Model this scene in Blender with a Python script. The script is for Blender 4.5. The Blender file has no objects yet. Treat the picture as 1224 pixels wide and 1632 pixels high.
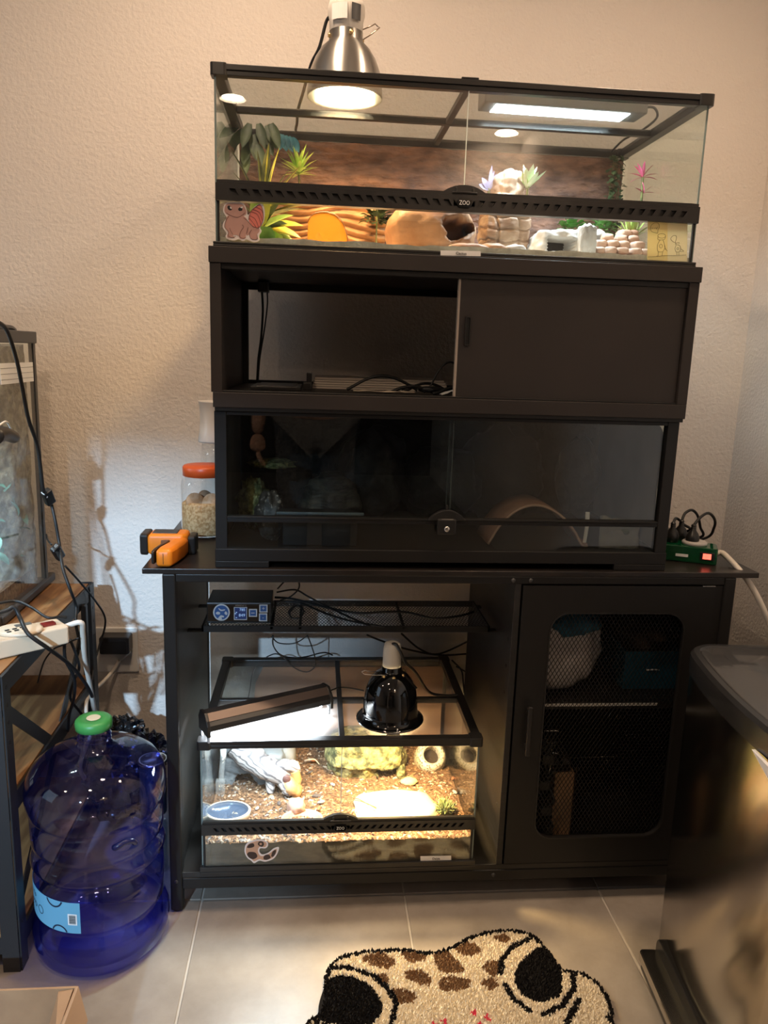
import bpy, bmesh, math, random
from mathutils import Vector, Matrix, noise
import numpy as np
random.seed(7)
S = bpy.context.scene
COL = S.collection
# ------------------------------------------------------------------ camera
CP = Vector((0.3014, -1.515, 1.2135)); YAW, PITCH, ROLL, FPX = 0.0907, -0.2025, 0.0325, 1235.07
fwd = Vector((math.sin(YAW)*math.cos(PITCH), math.cos(YAW)*math.cos(PITCH), math.sin(PITCH)))
rt = Vector((math.cos(YAW), -math.sin(YAW), 0)); up = rt.cross(fwd)
RT = math.cos(ROLL)*rt + math.sin(ROLL)*up; UP = -math.sin(ROLL)*rt + math.cos(ROLL)*up
cd = bpy.data.cameras.new('camera'); cam = bpy.data.objects.new('camera', cd); COL.objects.link(cam)
cd.sensor_fit = 'VERTICAL'; cd.sensor_height = 36.0; cd.lens = FPX*36/1632; cd.clip_start = 0.02
cam.matrix_world = Matrix(((RT.x, UP.x, -fwd.x, CP.x), (RT.y, UP.y, -fwd.y, CP.y), (RT.z, UP.z, -fwd.z, CP.z), (0, 0, 0, 1)))
S.camera = cam
def at(px, py, **k):
    """point of the photograph's view ray on a known plane x=, y= or z="""
    d = fwd + RT*((px-612)/FPX) - UP*((py-816)/FPX)
    (ax, v), = k.items(); i = 'xyz'.index(ax)
    return CP + d*((v-CP[i])/d[i])
# ------------------------------------------------------------------ exposure, world, lights
S.view_settings.view_transform = 'Standard'; S.view_settings.look = 'None'
S.view_settings.exposure = 0.0; S.view_settings.gamma = 1.0; S.view_settings.use_curve_mapping = False
w = bpy.data.worlds.new('world'); S.world = w; w.use_nodes = True
w.node_tree.nodes['Background'].inputs[0].default_value = (0.85, 0.9, 1.0, 1); w.node_tree.nodes['Background'].inputs[1].default_value = 0.02
S.cycles.use_denoising = True
S.cycles.max_bounces = 10; S.cycles.transparent_max_bounces = 40; S.cycles.sample_clamp_indirect = 4.0
S.cycles.caustics_reflective = False; S.cycles.caustics_refractive = False
def area(name, loc, target, size, power, color, size_y=None, shape='DISK', spread=180):
    l = bpy.data.lights.new(name, 'AREA'); o = bpy.data.objects.new(name, l); COL.objects.link(o)
    l.shape = shape if size_y is None else 'RECTANGLE'; l.size = size
    if size_y: l.size_y = size_y
    l.energy = power; l.color = color; l.spread = math.radians(spread)
    o.location = loc; o.rotation_euler = (Vector(target)-Vector(loc)).to_track_quat('-Z', 'Y').to_euler()
    return o
def point(name, loc, power, color, r=0.02):
    l = bpy.data.lights.new(name, 'POINT'); o = bpy.data.objects.new(name, l); COL.objects.link(o)
    l.energy = power; l.color = color; l.shadow_soft_size = r; o.location = loc
    return o
CEIL = 2.45; LXW = -2.6
DOWN = [(0.12, -0.10, 11.0), (-0.14, -2.75, 1.2), (1.34, -3.07, 8.0), (-0.14, -1.25, 9.0), (1.12, -0.30, 8.5), (-1.6, -1.25, 6.0)]
for i, (x, y, pw) in enumerate(DOWN):
    area('downlight', (x, y, CEIL-0.012), (x, y, 0), 0.13, pw, (1.0, 0.72, 0.49), spread=160)
# cool ceiling fixture of the adjoining room; its light comes in under the header of the wide opening
area('adjoining_room_light', (-0.9, -4.1, CEIL-0.09), (-0.25, 0.5, 0.5), 0.16, 46.0, (0.46, 0.72, 1.0), size_y=0.05, spread=75)
# daylight from the window in the left wall
area('window_daylight', (LXW+.12, -1.1, 1.45), (0.2, 0.3, 0.75), 1.0, 5.0, (0.62, 0.80, 1.0), size_y=1.2)
# ------------------------------------------------------------------ materials
def nt(name):
    m = bpy.data.materials.new(name); m.use_nodes = True
    t = m.node_tree; return m, t, t.nodes['Principled BSDF'], t.nodes, t.links
def setp(b, **k):
    for n, v in k.items():
        n = {'col': 'Base Color', 'rough': 'Roughness', 'metal': 'Metallic', 'spec': 'Specular IOR Level', 'coat': 'Coat Weight', 'trans': 'Transmission Weight', 'sss': 'Subsurface Weight', 'alpha': 'Alpha'}.get(n, n)
        b.inputs[n].default_value = (*v, 1) if n == 'Base Color' and len(v) == 3 else v
def mat(name, col, rough=0.5, metal=0.0, col2=None, scale=20.0, bump=0.0, bscale=None, stretch=(1, 1, 1), detail=4.0, lo=0.4, hi=0.6, spec=0.5, coat=0.0, kind='noise', bdist=0.002):
    m, t, b, N, L = nt(name)
    setp(b, col=col, rough=rough, metal=metal, spec=spec, coat=coat)
    if col2 is not None or bump:
        tc = N.new('ShaderNodeTexCoord'); mp = N.new('ShaderNodeMapping'); mp.inputs['Scale'].default_value = stretch
        L.new(tc.outputs['Object'], mp.inputs[0])
    def tex(sc):
        if kind == 'voronoi':
            n = N.new('ShaderNodeTexVoronoi'); n.inputs['Scale'].default_value = sc; L.new(mp.outputs[0], n.inputs['Vector']); return n.outputs['Distance']
        if kind == 'cell':
            n = N.new('ShaderNodeTexVoronoi'); n.inputs['Scale'].default_value = sc; L.new(mp.outputs[0], n.inputs['Vector'])
            s = N.new('ShaderNodeSeparateColor'); L.new(n.outputs['Color'], s.inputs[0]); return s.outputs[0]
        n = N.new('ShaderNodeTexNoise'); n.inputs['Scale'].default_value = sc; n.inputs['Detail'].default_value = detail
        L.new(mp.outputs[0], n.inputs['Vector']); return n.outputs[0]
    if col2 is not None:
        r = N.new('ShaderNodeValToRGB'); L.new(tex(scale), r.inputs[0])
        r.color_ramp.elements[0].position = lo; r.color_ramp.elements[1].position = hi
        r.color_ramp.elements[0].color = (*col, 1); r.color_ramp.elements[1].color = (*col2, 1)
        L.new(r.outputs[0], b.inputs['Base Color'])
    if bump:
        n = N.new('ShaderNodeTexNoise'); n.inputs['Scale'].default_value = bscale or scale; n.inputs['Detail'].default_value = detail
        L.new(mp.outputs[0], n.inputs['Vector'])
        bp = N.new('ShaderNodeBump'); bp.inputs['Strength'].default_value = bump; bp.inputs['Distance'].default_value = bdist
        L.new(n.outputs[0], bp.inputs['Height']); L.new(bp.outputs[0], b.inputs['Normal'])
    return m
def paper(name, col, f=.5):
    m, t, b, N, L = nt(name); setp(b, col=col, rough=.8, spec=.1)
    tl = N.new('ShaderNodeBsdfTranslucent'); tl.inputs[0].default_value = (*col, 1); mx = N.new('ShaderNodeMixShader'); mx.inputs[0].default_value = f
    L.new(b.outputs[0], mx.inputs[1]); L.new(tl.outputs[0], mx.inputs[2]); L.new(mx.outputs[0], N['Material Output'].inputs[0]); return m
def emit(name, col, strength):
    m, t, b, N, L = nt(name); setp(b, col=tuple(.25*c for c in col) if strength < 1 else (.8, .8, .8)); b.inputs['Emission Color'].default_value = (*col, 1); b.inputs['Emission Strength'].default_value = strength
    return m
def sheet(name, tint=(0.97, 0.99, 0.98), refl=0.04, rough=0.0, power=False, haze=0.0, hazecol=(0.8, 0.8, 0.8), gcol=(1, 1, 1)):
    """thin clear sheet (glass pane, plastic shell): tinted transparency + Schlick mirror"""
    m = bpy.data.materials.new(name); m.use_nodes = True; t = m.node_tree; N, L = t.nodes, t.links
    N.clear(); out = N.new('ShaderNodeOutputMaterial'); tr = N.new('ShaderNodeBsdfTransparent'); gl = N.new('ShaderNodeBsdfGlossy')
    gl.inputs['Roughness'].default_value = rough; gl.inputs['Color'].default_value = (*gcol, 1)
    g = N.new('ShaderNodeNewGeometry'); d = N.new('ShaderNodeVectorMath'); d.operation = 'DOT_PRODUCT'
    L.new(g.outputs['Incoming'], d.inputs[0]); L.new(g.outputs['Normal'], d.inputs[1])
    def M(op, a, b=None):
        n = N.new('ShaderNodeMath'); n.operation = op
        for i, v in enumerate((a, b)):
            if v is None: continue
            if isinstance(v, (int, float)): n.inputs[i].default_value = v
            else: L.new(v, n.inputs[i])
        return n.outputs[0]
    c = M('ABSOLUTE', d.outputs['Value']); s = M('POWER', M('SUBTRACT', 1.0, c), 5.0)
    f = M('ADD', M('MULTIPLY', s, 1-refl), refl)
    if power:
        inv = M('MINIMUM', M('DIVIDE', 1.0, M('MAXIMUM', c, 0.08)), 10.0)
        cc = N.new('ShaderNodeCombineColor')
        for i in range(3): L.new(M('POWER', tint[i], inv), cc.inputs[i])
        L.new(cc.outputs[0], tr.inputs[0])
    else: tr.inputs[0].default_value = (*tint, 1)
    base = tr.outputs[0]
    if haze:
        df = N.new('ShaderNodeBsdfDiffuse'); df.inputs[0].default_value = (*hazecol, 1); mx = N.new('ShaderNodeMixShader'); mx.inputs[0].default_value = haze
        L.new(base, mx.inputs[1]); L.new(df.outputs[0], mx.inputs[2]); base = mx.outputs[0]
    mx = N.new('ShaderNodeMixShader'); L.new(f, mx.inputs[0]); L.new(base, mx.inputs[1]); L.new(gl.outputs[0], mx.inputs[2]); L.new(mx.outputs[0], out.inputs[0])
    return m
BLK = mat('black_powder_coat', (0.0105, 0.0096, 0.0091), 0.42, bump=0.04, bscale=900, spec=0.33)
BLKW = mat('black_laminate', (0.0115, 0.0105, 0.010), 0.38, col2=(0.018, 0.016, 0.015), scale=8, stretch=(1, 1, 14), bump=0.05, bscale=30, spec=0.45)
BLKT = mat('black_laminate_top', (0.010, 0.0085, 0.008), 0.3, col2=(0.020, 0.015, 0.013), scale=8, stretch=(1.5, 20, 1), bump=0.05, bscale=30)
BROWNB = mat('brown_black_laminate', (0.021, 0.0165, 0.0148), 0.5, col2=(0.027, 0.0215, 0.0195), scale=3, bump=0.02, bscale=400, spec=0.35)
BP = mat('black_plastic', (0.012, 0.011, 0.0105), 0.33, spec=0.5)
RUB = mat('black_rubber', (0.009, 0.009, 0.009), 0.5, spec=0.4)
BGL = mat('black_gloss_enamel', (0.004, 0.004, 0.004), 0.06, coat=0.4)
DKG = mat('dark_grey_plastic', (0.035, 0.035, 0.037), 0.45)
WHT = mat('white_plastic', (0.72, 0.70, 0.66), 0.35)
WALLM = mat('wall_paint', (0.71, 0.65, 0.595), 0.75, bump=0.65, bscale=130, detail=2.5, spec=0.25, bdist=0.0035)
CEILM = mat('ceiling_paint', (0.72, 0.69, 0.65), 0.85, bump=0.3, bscale=90)
GLASS = sheet('clear_glass', (0.955, 0.985, 0.97), 0.045)
GEDGE = mat('glass_edge', (0.17, 0.225, 0.215), 0.15, spec=0.6)
DGLASS = sheet('vivarium_glass', (0.90, 0.93, 0.92), 0.05)
CHR = mat('steel', (0.62, 0.60, 0.57), 0.25, metal=1.0)
BRASS = mat('brass', (0.75, 0.52, 0.24), 0.3, metal=1.0)
LABELW = mat('white_paper', (0.78, 0.76, 0.74), 0.7)
INK = mat('black_ink', (0.02, 0.02, 0.02), 0.7)
# ------------------------------------------------------------------ mesh helpers
class G:
    def __init__(s): s.v = []; s.f = []; s.m = []; s.cm = 0
    def add(s, vs, fs):
        n = len(s.v); s.v += [tuple(p) for p in vs]; s.f += [tuple(i+n for i in f) for f in fs]; s.m += [s.cm]*len(fs); return s
    def box(s, x0, x1, y0, y1, z0, z1, M=None):
        vs = [Vector((x, y, z)) for x in (x0, x1) for y in (y0, y1) for z in (z0, z1)]
        if M: vs = [M @ v for v in vs]
        return s.add(vs, [(0, 1, 3, 2), (4, 6, 7, 5), (0, 4, 5, 1), (2, 3, 7, 6), (0, 2, 6, 4), (1, 5, 7, 3)])
    def bar(s, a, b, w, h=None, upv=(0, 0, 1)):
        a = Vector(a); b = Vector(b); d = (b-a); L = d.length; d /= L; h = h or w
        u = Vector(upv); u = u-d*u.dot(d)
        if u.length < 1e-5: u = Vector((1, 0, 0)); u = u-d*u.dot(d)
        u.normalize(); r = d.cross(u)
        vs = [p+r*(sx*w/2)+u*(sz*h/2) for p in (a, b) for sx, sz in ((-1, -1), (1, -1), (1, 1), (-1, 1))]
        return s.add(vs, [(0, 3, 2, 1), (4, 5, 6, 7), (0, 1, 5, 4), (1, 2, 6, 5), (2, 3, 7, 6), (3, 0, 4, 7)])
    def lathe(s, prof, c=(0, 0, 0), n=32, M=None, a0=0, a1=2*math.pi, cap=True):
        full = abs(a1-a0-2*math.pi) < 1e-6; k = n if full else n+1; vs = []; c = Vector(c)
        for r, z in prof:
            for i in range(k):
                a = a0+(a1-a0)*i/n; p = Vector((r*math.cos(a), r*math.sin(a), z)); vs.append((M @ p if M else p)+c)
        fs = []
        for j in range(len(prof)-1):
            for i in range(n):
                i2 = (i+1) % k; fs.append((j*k+i, j*k+i2, (j+1)*k+i2, (j+1)*k+i))
        if full and cap:
            if prof[0][0] > 1e-6: fs.append(tuple(range(k-1, -1, -1)))
            if prof[-1][0] > 1e-6: fs.append(tuple((len(prof)-1)*k+i for i in range(k)))
        return s.add(vs, fs)
    def cyl(s, a, b, r, n=16, r2=None):
        a = Vector(a); b = Vector(b); d = b-a; M = d.to_track_quat('Z', 'Y').to_matrix()
        return s.lathe([(r, 0), (r if r2 is None else r2, d.length)], a, n, M)
    def tube(s, pts, r, n=8, smooth=True, sub=6, taper=None):
        P = [Vector(p) for p in pts]
        if smooth and len(P) > 2:
            Q = []
            for i in range(len(P)-1):
                p0 = P[max(i-1, 0)]; p1 = P[i]; p2 = P[i+1]; p3 = P[min(i+2, len(P)-1)]
                for k in range(sub):
                    t = k/sub; Q.append(0.5*((2*p1)+(p2-p0)*t+(2*p0-5*p1+4*p2-p3)*t*t+(3*p1-p0-3*p2+p3)*t**3))
            P = Q+[P[-1]]
        vs = []; u = None
        for i, p in enumerate(P):
            d = (P[min(i+1, len(P)-1)]-P[max(i-1, 0)])
            d = d.normalized() if d.length > 1e-9 else Vector((0, 0, 1))
            if u is None: u = d.orthogonal().normalized()
            u = u-d*u.dot(d); u = u.normalized() if u.length > 1e-6 else d.orthogonal().normalized()
            r_ = r*(1 if taper is None else (1+(taper-1)*i/(len(P)-1))); q = d.cross(u)
            vs += [p+u*(r_*math.cos(2*math.pi*k/n))+q*(r_*math.sin(2*math.pi*k/n)) for k in range(n)]
        fs = [(i*n+k, i*n+(k+1) % n, (i+1)*n+(k+1) % n, (i+1)*n+k) for i in range(len(P)-1) for k in range(n)]
        fs += [tuple(range(n-1, -1, -1)), tuple((len(P)-1)*n+k for k in range(n))]
        return s.add(vs, fs)
    def prism(s, poly, F, t):
        """poly: 2-D outline (counter-clockwise); F: (u,v,h)->3-D point; t: (h0,h1)"""
        n = len(poly); vs = [F(u, v, h) for h in t for u, v in poly]
        return s.add(vs, [tuple(range(n-1, -1, -1)), tuple(range(n, 2*n))]+[(i, (i+1) % n, n+(i+1) % n, n+i) for i in range(n)])
    def ring(s, outer, inner, F, t):
        """frame between two outlines with equal point counts"""
        n = len(outer); vs = [F(u, v, h) for h in t for P in (outer, inner) for u, v in P]; fs = []
        for i in range(n):
            j = (i+1) % n
            fs += [(i, n+i, n+j, j), (2*n+i, 2*n+j, 3*n+j, 3*n+i), (i, j, 2*n+j, 2*n+i), (n+i, 3*n+i, 3*n+j, n+j)]
        return s.add(vs, fs)
    def leaf(s, base, d, L, wd, droop=0.3, n=5, upv=(0, 0, 1), tip=0.05, fold=0.25, round_=False):
        d = Vector(d).normalized(); side = d.cross(Vector(upv)); side = side.normalized() if side.length > 1e-4 else Vector((1, 0, 0))
        p = Vector(base); vs = []; dd = d.copy()
        for i in range(n+1):
            t = i/n; wv = (math.sin(math.pi*min(1, t*0.9+0.1))**0.8 if not round_ else math.sin(math.pi*min(1, t*0.97+0.03))**0.5)*wd/2+wd*tip*(1-t)
            nn = side.cross(dd).normalized()
            vs += [p-side*wv+nn*wv*fold, p, p+side*wv+nn*wv*fold]
            dd = (dd-Vector((0, 0, droop/n))).normalized(); p = p+dd*(L/n)
        fs = []
        for i in range(n):
            a = i*3; fs += [(a, a+1, a+4, a+3), (a+1, a+2, a+5, a+4)]
        return s.add(vs, fs)
    def rock(s, c, size, seed=0, amp=0.18, freq=2.0, sub=3, strata=0.0, sfreq=9, flat=None, rot=0, boxy=0.0):
        bm = bmesh.new(); bmesh.ops.create_icosphere(bm, subdivisions=sub, radius=1.0); vs = []; R = Matrix.Rotation(rot, 3, 'Z')
        for v in bm.verts:
            p = v.co.copy()
            if boxy:
                q = max(abs(p.x), abs(p.y), abs(p.z)); p = p*(1-boxy)+p/q*boxy*0.85
            o = Vector((seed*7.3, seed*3.1, seed*1.7))
            k = 1+amp*noise.fractal(p*freq+o, 1.0, 2.0, 4)
            if strata: k += strata*(abs((p.z*sfreq+noise.noise(p*2+o)*1.2) % 1-0.5)*2-0.5)
            p = p*k
            if flat is not None and p.z < flat: p.z = flat
            vs.append(R @ Vector((p.x*size[0], p.y*size[1], p.z*size[2]))+Vector(c))
        fs = [tuple(x.index for x in f.verts) for f in bm.faces]; bm.free(); return s.add(vs, fs)
    def obj(s, name, m, parent=None, smooth=False, bevel=0.0, bseg=2, mesh_only=False, autosm=None):
        me = bpy.data.meshes.new(name); me.from_pydata([tuple(v) for v in s.v], [], s.f); me.validate(verbose=False)
        ms = m if isinstance(m, (list, tuple)) else [m]
        for x in ms: me.materials.append(x)
        if len(ms) > 1: me.polygons.foreach_set('material_index', [min(i, len(ms)-1) for i in s.m][:len(me.polygons)])
        if smooth or autosm: me.shade_smooth()
        o = bpy.data.objects.new(name, me); COL.objects.link(o)
        if autosm:
            try: me.set_sharp_from_angle(angle=math.radians(autosm))
            except Exception: pass
        if bevel:
            b = o.modifiers.new('bevel', 'BEVEL'); b.width = bevel; b.segments = bseg; b.limit_method = 'ANGLE'; b.angle_limit = 0.6
        if parent is not None: attach(o, parent)
        return o
def attach(o, parent):
    o.parent = parent
    if parent.type == 'EMPTY': o.matrix_parent_inverse = Matrix.Translation(parent.location).inverted()
def thing(name, label, cat, loc=(0, 0, 0), group=None):
    o = bpy.data.objects.new(name, None); COL.objects.link(o); o.location = loc; o.empty_display_size = 0.05
    return tag(o, label, cat, group)
def tag(o, label=None, cat=None, group=None, kind=None):
    if label: o['label'] = label
    if cat: o['category'] = cat
    if group: o['group'] = group
    if kind: o['kind'] = kind
    return o
def struct(o): o['kind'] = 'structure'; return o
def text(name, body, M, size, m, parent, extrude=0.0002, align='CENTER', sx=1.0):
    """lettering as a real thin mesh; M maps (right, up, out) to world"""
    c = bpy.data.curves.new(name, 'FONT'); c.body = body; c.size = size; c.extrude = extrude; c.align_x = align; c.align_y = 'CENTER'; c.resolution_u = 2
    t = bpy.data.objects.new(name, c); COL.objects.link(t)
    me = bpy.data.meshes.new_from_object(t); bpy.data.objects.remove(t); bpy.data.curves.remove(c)
    if sx != 1.0: me.transform(Matrix.Diagonal((sx, 1, 1, 1)))
    me.transform(M); me.materials.clear(); me.materials.append(m)
    o = bpy.data.objects.new(name, me); COL.objects.link(o)
    if parent is not None: attach(o, parent)
    return o
def face_front(x, y, z): return Matrix(((1, 0, 0, x), (0, 0, -1, y), (0, 1, 0, z), (0, 0, 0, 1)))   # reads from -y
FXZ = lambda u, v, h: (u, h, v)      # outline in x-z, thickness along y
FXY = lambda u, v, h: (u, v, h)
FYZ = lambda u, v, h: (h, u, v)
def rrect(x0, x1, y0, y1, r, n=6):
    P = []
    for cx, cy, a in ((x1-r, y1-r, 0), (x0+r, y1-r, 90), (x0+r, y0+r, 180), (x1-r, y0+r, 270)):
        for k in range(n+1):
            t = math.radians(a+90*k/n); P.append((cx+r*math.cos(t), cy+r*math.sin(t)))
    return P
def clipseg(p, q, inside, steps=60):
    """pieces of segment p-q that lie inside"""
    out = []; start = None
    for i in range(steps+1):
        t = i/steps; x = (p[0]+(q[0]-p[0])*t, p[1]+(q[1]-p[1])*t); ins = inside(*x)
        if ins and start is None: start = x
        if ins: last = x
        if (not ins or i == steps) and start is not None:
            if (last[0]-start[0])**2+(last[1]-start[1])**2 > 1e-6: out.append((start, last))
            start = None
    return out
# ================================================================== the room
WY, WX, LX, FY = 0.55, 1.432+0.03, -2.6, -6.2
T, GX, GY = 0.4564, 0.0609, 0.0376
struct(G().box(LX-0.1, WX+0.1, WY, WY+0.1, 0, CEIL+0.1).obj('wall_back', WALLM))
struct(G().box(WX, WX+0.1, FY, WY, 0, CEIL+0.1).obj('wall_right', WALLM))
# left wall with the window opening
wl = G(); wy0, wy1, wz0, wz1 = -1.8, -0.4, 0.8, 2.1
wl.box(LX-0.1, LX, FY, wy0, 0, CEIL+0.1).box(LX-0.1, LX, wy1, WY, 0, CEIL+0.1).box(LX-0.1, LX, wy0, wy1, 0, wz0).box(LX-0.1, LX, wy0, wy1, wz1, CEIL+0.1)
struct(wl.obj('wall_left', WALLM))
wf = G(); oy0, oy1 = -3.3, -3.2
wf.box(LX, WX, oy0, oy1, 2.103, CEIL).box(-.685, -.40, oy0, oy1, 0, 2.103)  # header, plus an added unseen pier that keeps cool light off the console
struct(wf.obj('header_added_pier', WALLM))
struct(G().box(LX-.1, WX+.1, FY-.1, FY, 0, CEIL+.1).obj('wall_far', mat('far_wall_dark', (.06, .05, .045), .8)))
win = struct(G().ring([(wy0, wz0), (wy1, wz0), (wy1, wz1), (wy0, wz1)], [(wy0+.05, wz0+.05), (wy1-.05, wz0+.05), (wy1-.05, wz1-.05), (wy0+.05, wz1-.05)], FYZ, (LX-.07, LX-.01)).obj('window_1', WHT))
G().box(LX-.045, LX-.04, wy0+.05, wy1-.05, wz0+.05, wz1-.05).obj('pane', GLASS, win)
ce = struct(G().box(LX-0.1, WX+0.1, FY, WY+0.1, CEIL, CEIL+0.1).obj('ceiling', CEILM))
DLM = emit('downlight_glow', (1.0, 0.88, 0.72), 22.0)
for i, (x, y, pw) in enumerate(DOWN):
    d = thing('ceiling_downlight', 'round recessed white ceiling downlight '+('above the left half of the console', 'mirrored at the left end of the large terrarium glass', 'mirrored under the strip light of the large terrarium', 'above the open floor left of the rug', 'above the right end of the console', 'above the rack side of the room')[i], 'light', (x, y, CEIL), 'recessed ceiling downlights')
    G().lathe([(0.056, -0.003), (0.075, -0.006), (0.08, 0.0)], (x, y, CEIL), 28, cap=False).obj('trim_ring', WHT, d, smooth=True)
    G().lathe([(0.055, -0.002), (0.055, -0.004)], (x, y, CEIL), 24).obj('lens', DLM, d)
# floor: grout bed + single tiles
GROUT = mat('grout', (0.46, 0.42, 0.37), 0.85, bump=0.2, bscale=300)
fl = struct(G().box(LX, WX, FY, WY, -0.05, -0.0025).obj('floor', GROUT))
def tilemat():
    m, t, b, N, L = nt('floor_tile'); setp(b, rough=0.34, spec=0.5)
    tc = N.new('ShaderNodeTexCoord'); oi = N.new('ShaderNodeObjectInfo'); ad = N.new('ShaderNodeVectorMath'); ad.operation = 'ADD'
    L.new(tc.outputs['Object'], ad.inputs[0]); L.new(oi.outputs['Location'], ad.inputs[1])
    def nz(s, d):
        n = N.new('ShaderNodeTexNoise'); n.inputs['Scale'].default_value = s; n.inputs['Detail'].default_value = d; n.inputs['Roughness'].default_value = 0.65; L.new(ad.outputs[0], n.inputs['Vector']); return n
    r = N.new('ShaderNodeValToRGB'); L.new(nz(7, 8).outputs[0], r.inputs[0])
    r.color_ramp.elements[0].position = 0.3; r.color_ramp.elements[1].position = 0.72
    r.color_ramp.elements[0].color = (0.235, 0.20, 0.168, 1); r.color_ramp.elements[1].color = (0.35, 0.305, 0.258, 1)
    L.new(r.outputs[0], b.inputs['Base Color'])
    bp = N.new('ShaderNodeBump'); bp.inputs['Strength'].default_value = 0.12; bp.inputs['Distance'].default_value = 0.002; L.new(nz(45, 5).outputs[0], bp.inputs['Height']); L.new(bp.outputs[0], b.inputs['Normal'])
    return m
TM = tilemat(); cache = {}
xs = [GX+T*i for i in range(-6, 4)]; ys = [GY+T*j for j in range(-14, 3)]
for x in xs:
    for y in ys:
        x0, x1, y0, y1 = max(x, LX)+.0022, min(x+T, WX)-.0022, max(y, FY)+.0022, min(y+T, WY)-.0022
        if x1-x0 < .02 or y1-y0 < .02: continue
        k = (round(x1-x0, 3), round(y1-y0, 3))
        if k not in cache: cache[k] = G().box(0, x1-x0, 0, y1-y0, -0.02, 0).obj('tile', TM, bevel=0.0012, bseg=1); o = cache[k]
        else: o = cache[k].copy(); COL.objects.link(o)
        o.parent = fl; o.location = (x0, y0, 0)
# ================================================================== the console stand
SW, SD, SH = 1.197, 0.47, 0.7799
st = thing('console_stand', 'wide black console stand with tabletop overhang, open bay and mesh door', 'stand', (0, 0, 0))
G().box(-.0386, 1.2455, 0, 0.50, .7687, SH).obj('tabletop', BLKT, st, bevel=.0012)
LW = .026
for x in (0, SW-LW):
    for y in (0, SD-LW):
        lg = G().box(x, x+LW, y, y+LW, .004, .7687).obj('leg', BLK, st, bevel=.003)
        G().lathe([(.010, 0), (.0125, .002), (.0125, .006)], (x+LW/2, y+LW/2, 0), 16).obj('foot_cap', RUB, lg)
for y in (0.001, SD-LW):
    G().box(LW, SW-LW, y, y+LW-.002, .752, .7687).obj('top_rail', BLK, st, bevel=.002)
    G().box(LW, SW-LW, y, y+LW-.002, .0565, .082).obj('bottom_rail', BLK, st, bevel=.002)
for x in (0.002, SW-LW+.002):
    G().box(x, x+LW-.004, LW, SD-LW, .750, .7687).obj('side_rail', BLK, st, bevel=.002)
G().box(.004, .0245, LW, SD-LW+.02, .10, .750).obj('side_panel', BLKW, st)
G().box(SW-.0225, SW-.004, LW, SD-LW+.02, .10, .750).obj('side_panel', BLKW, st)
G().box(.718, .7315, .002, .452, .0965, .752).obj('divider_panel', BLKW, st, bevel=.001)
G().box(.003, SW-.003, .003, SD-.005, .082, .0955).obj('bottom_board', BLKW, st, bevel=.001)
G().box(.7325, SW-LW, SD-.012, SD-.004, .10, .75).obj('back_board', BLKW, st)
for x, z in ((.713, .0705), (.713, .760), (.013, .075), (.75, .76)):
    G().lathe([(.0048, 0), (.0048, .0015), (.002, .0028)], (x, .0012, z), 12, Matrix.Rotation(math.pi/2, 3, 'X')).obj('bolt', DKG, st, smooth=True)
for y, z in ((.03, .62), (.03, .56), (.03, .50), (.03, .23)):
    G().lathe([(.004, 0), (.004, .001)], (.7178, y, z), 10, Matrix.Rotation(-math.pi/2, 3, 'Y')).obj('peg_hole', CHR if z < .3 else RUB, st)
# wire shelf under the tabletop
ZS = .61
ws = G(); x0, x1, y0, y1 = .056, .702, .134, .318
ws.box(x0, x1, y0, y0+.004, ZS-.013, ZS+.001).box(x0, x1, y1-.004, y1, ZS-.013, ZS+.001).box(x0, x0+.004, y0, y1, ZS-.013, ZS+.001).box(x1-.004, x1, y0, y1, ZS-.013, ZS+.001)
ws.box(.0245, x0, y0, y0+.018, ZS-.013, ZS-.010).box(x1, .718, y0, y0+.018, ZS-.013, ZS-.010).box(.0245, x0, y1-.018, y1, ZS-.013, ZS-.010).box(x1, .718, y1-.018, y1, ZS-.013, ZS-.010)
wsh = ws.obj('wire_shelf', BLK, st)
for x in (.209, .272, .505):
    G().box(x-.003, x+.003, y0, y1, ZS-.006, ZS-.001).obj('cross_bar', BLK, wsh)
mg = G(); px, py = .0075, .019
def strands(g, x0, x1, y0, y1, px, py, inside, F, w, steps=60):
    """expanded-metal diamonds: two families of slanted strands"""
    n = int((x1-x0)/px)+int((y1-y0)/py)+4; H = y1-y0; dx = H/py*px
    for sgn in (1, -1):
        k = -int(dx/px)-2
        while x0+k*px < x1+dx+px:
            xa = x0+k*px; p = (xa, y0); q = (xa+sgn*dx, y1)
            for a, b in clipseg(p, q, inside, steps): g.bar(F(*a), F(*b), w, w*.8, (0, 1, 0) if F(0, 1)[2] == 1 else (0, 0, 1))
            k += 2
F2 = lambda u, v: (u, v, ZS-.0005)
strands(mg, x0+.003, x1-.003, y0+.003, y1-.003, px/2, py/2, lambda u, v: x0+.002 < u < x1-.002 and y0+.002 < v < y1-.002, F2, .0009, 60)
tag(mg.obj('wire_mesh', BLK, wsh), kind='stuff')
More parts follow.
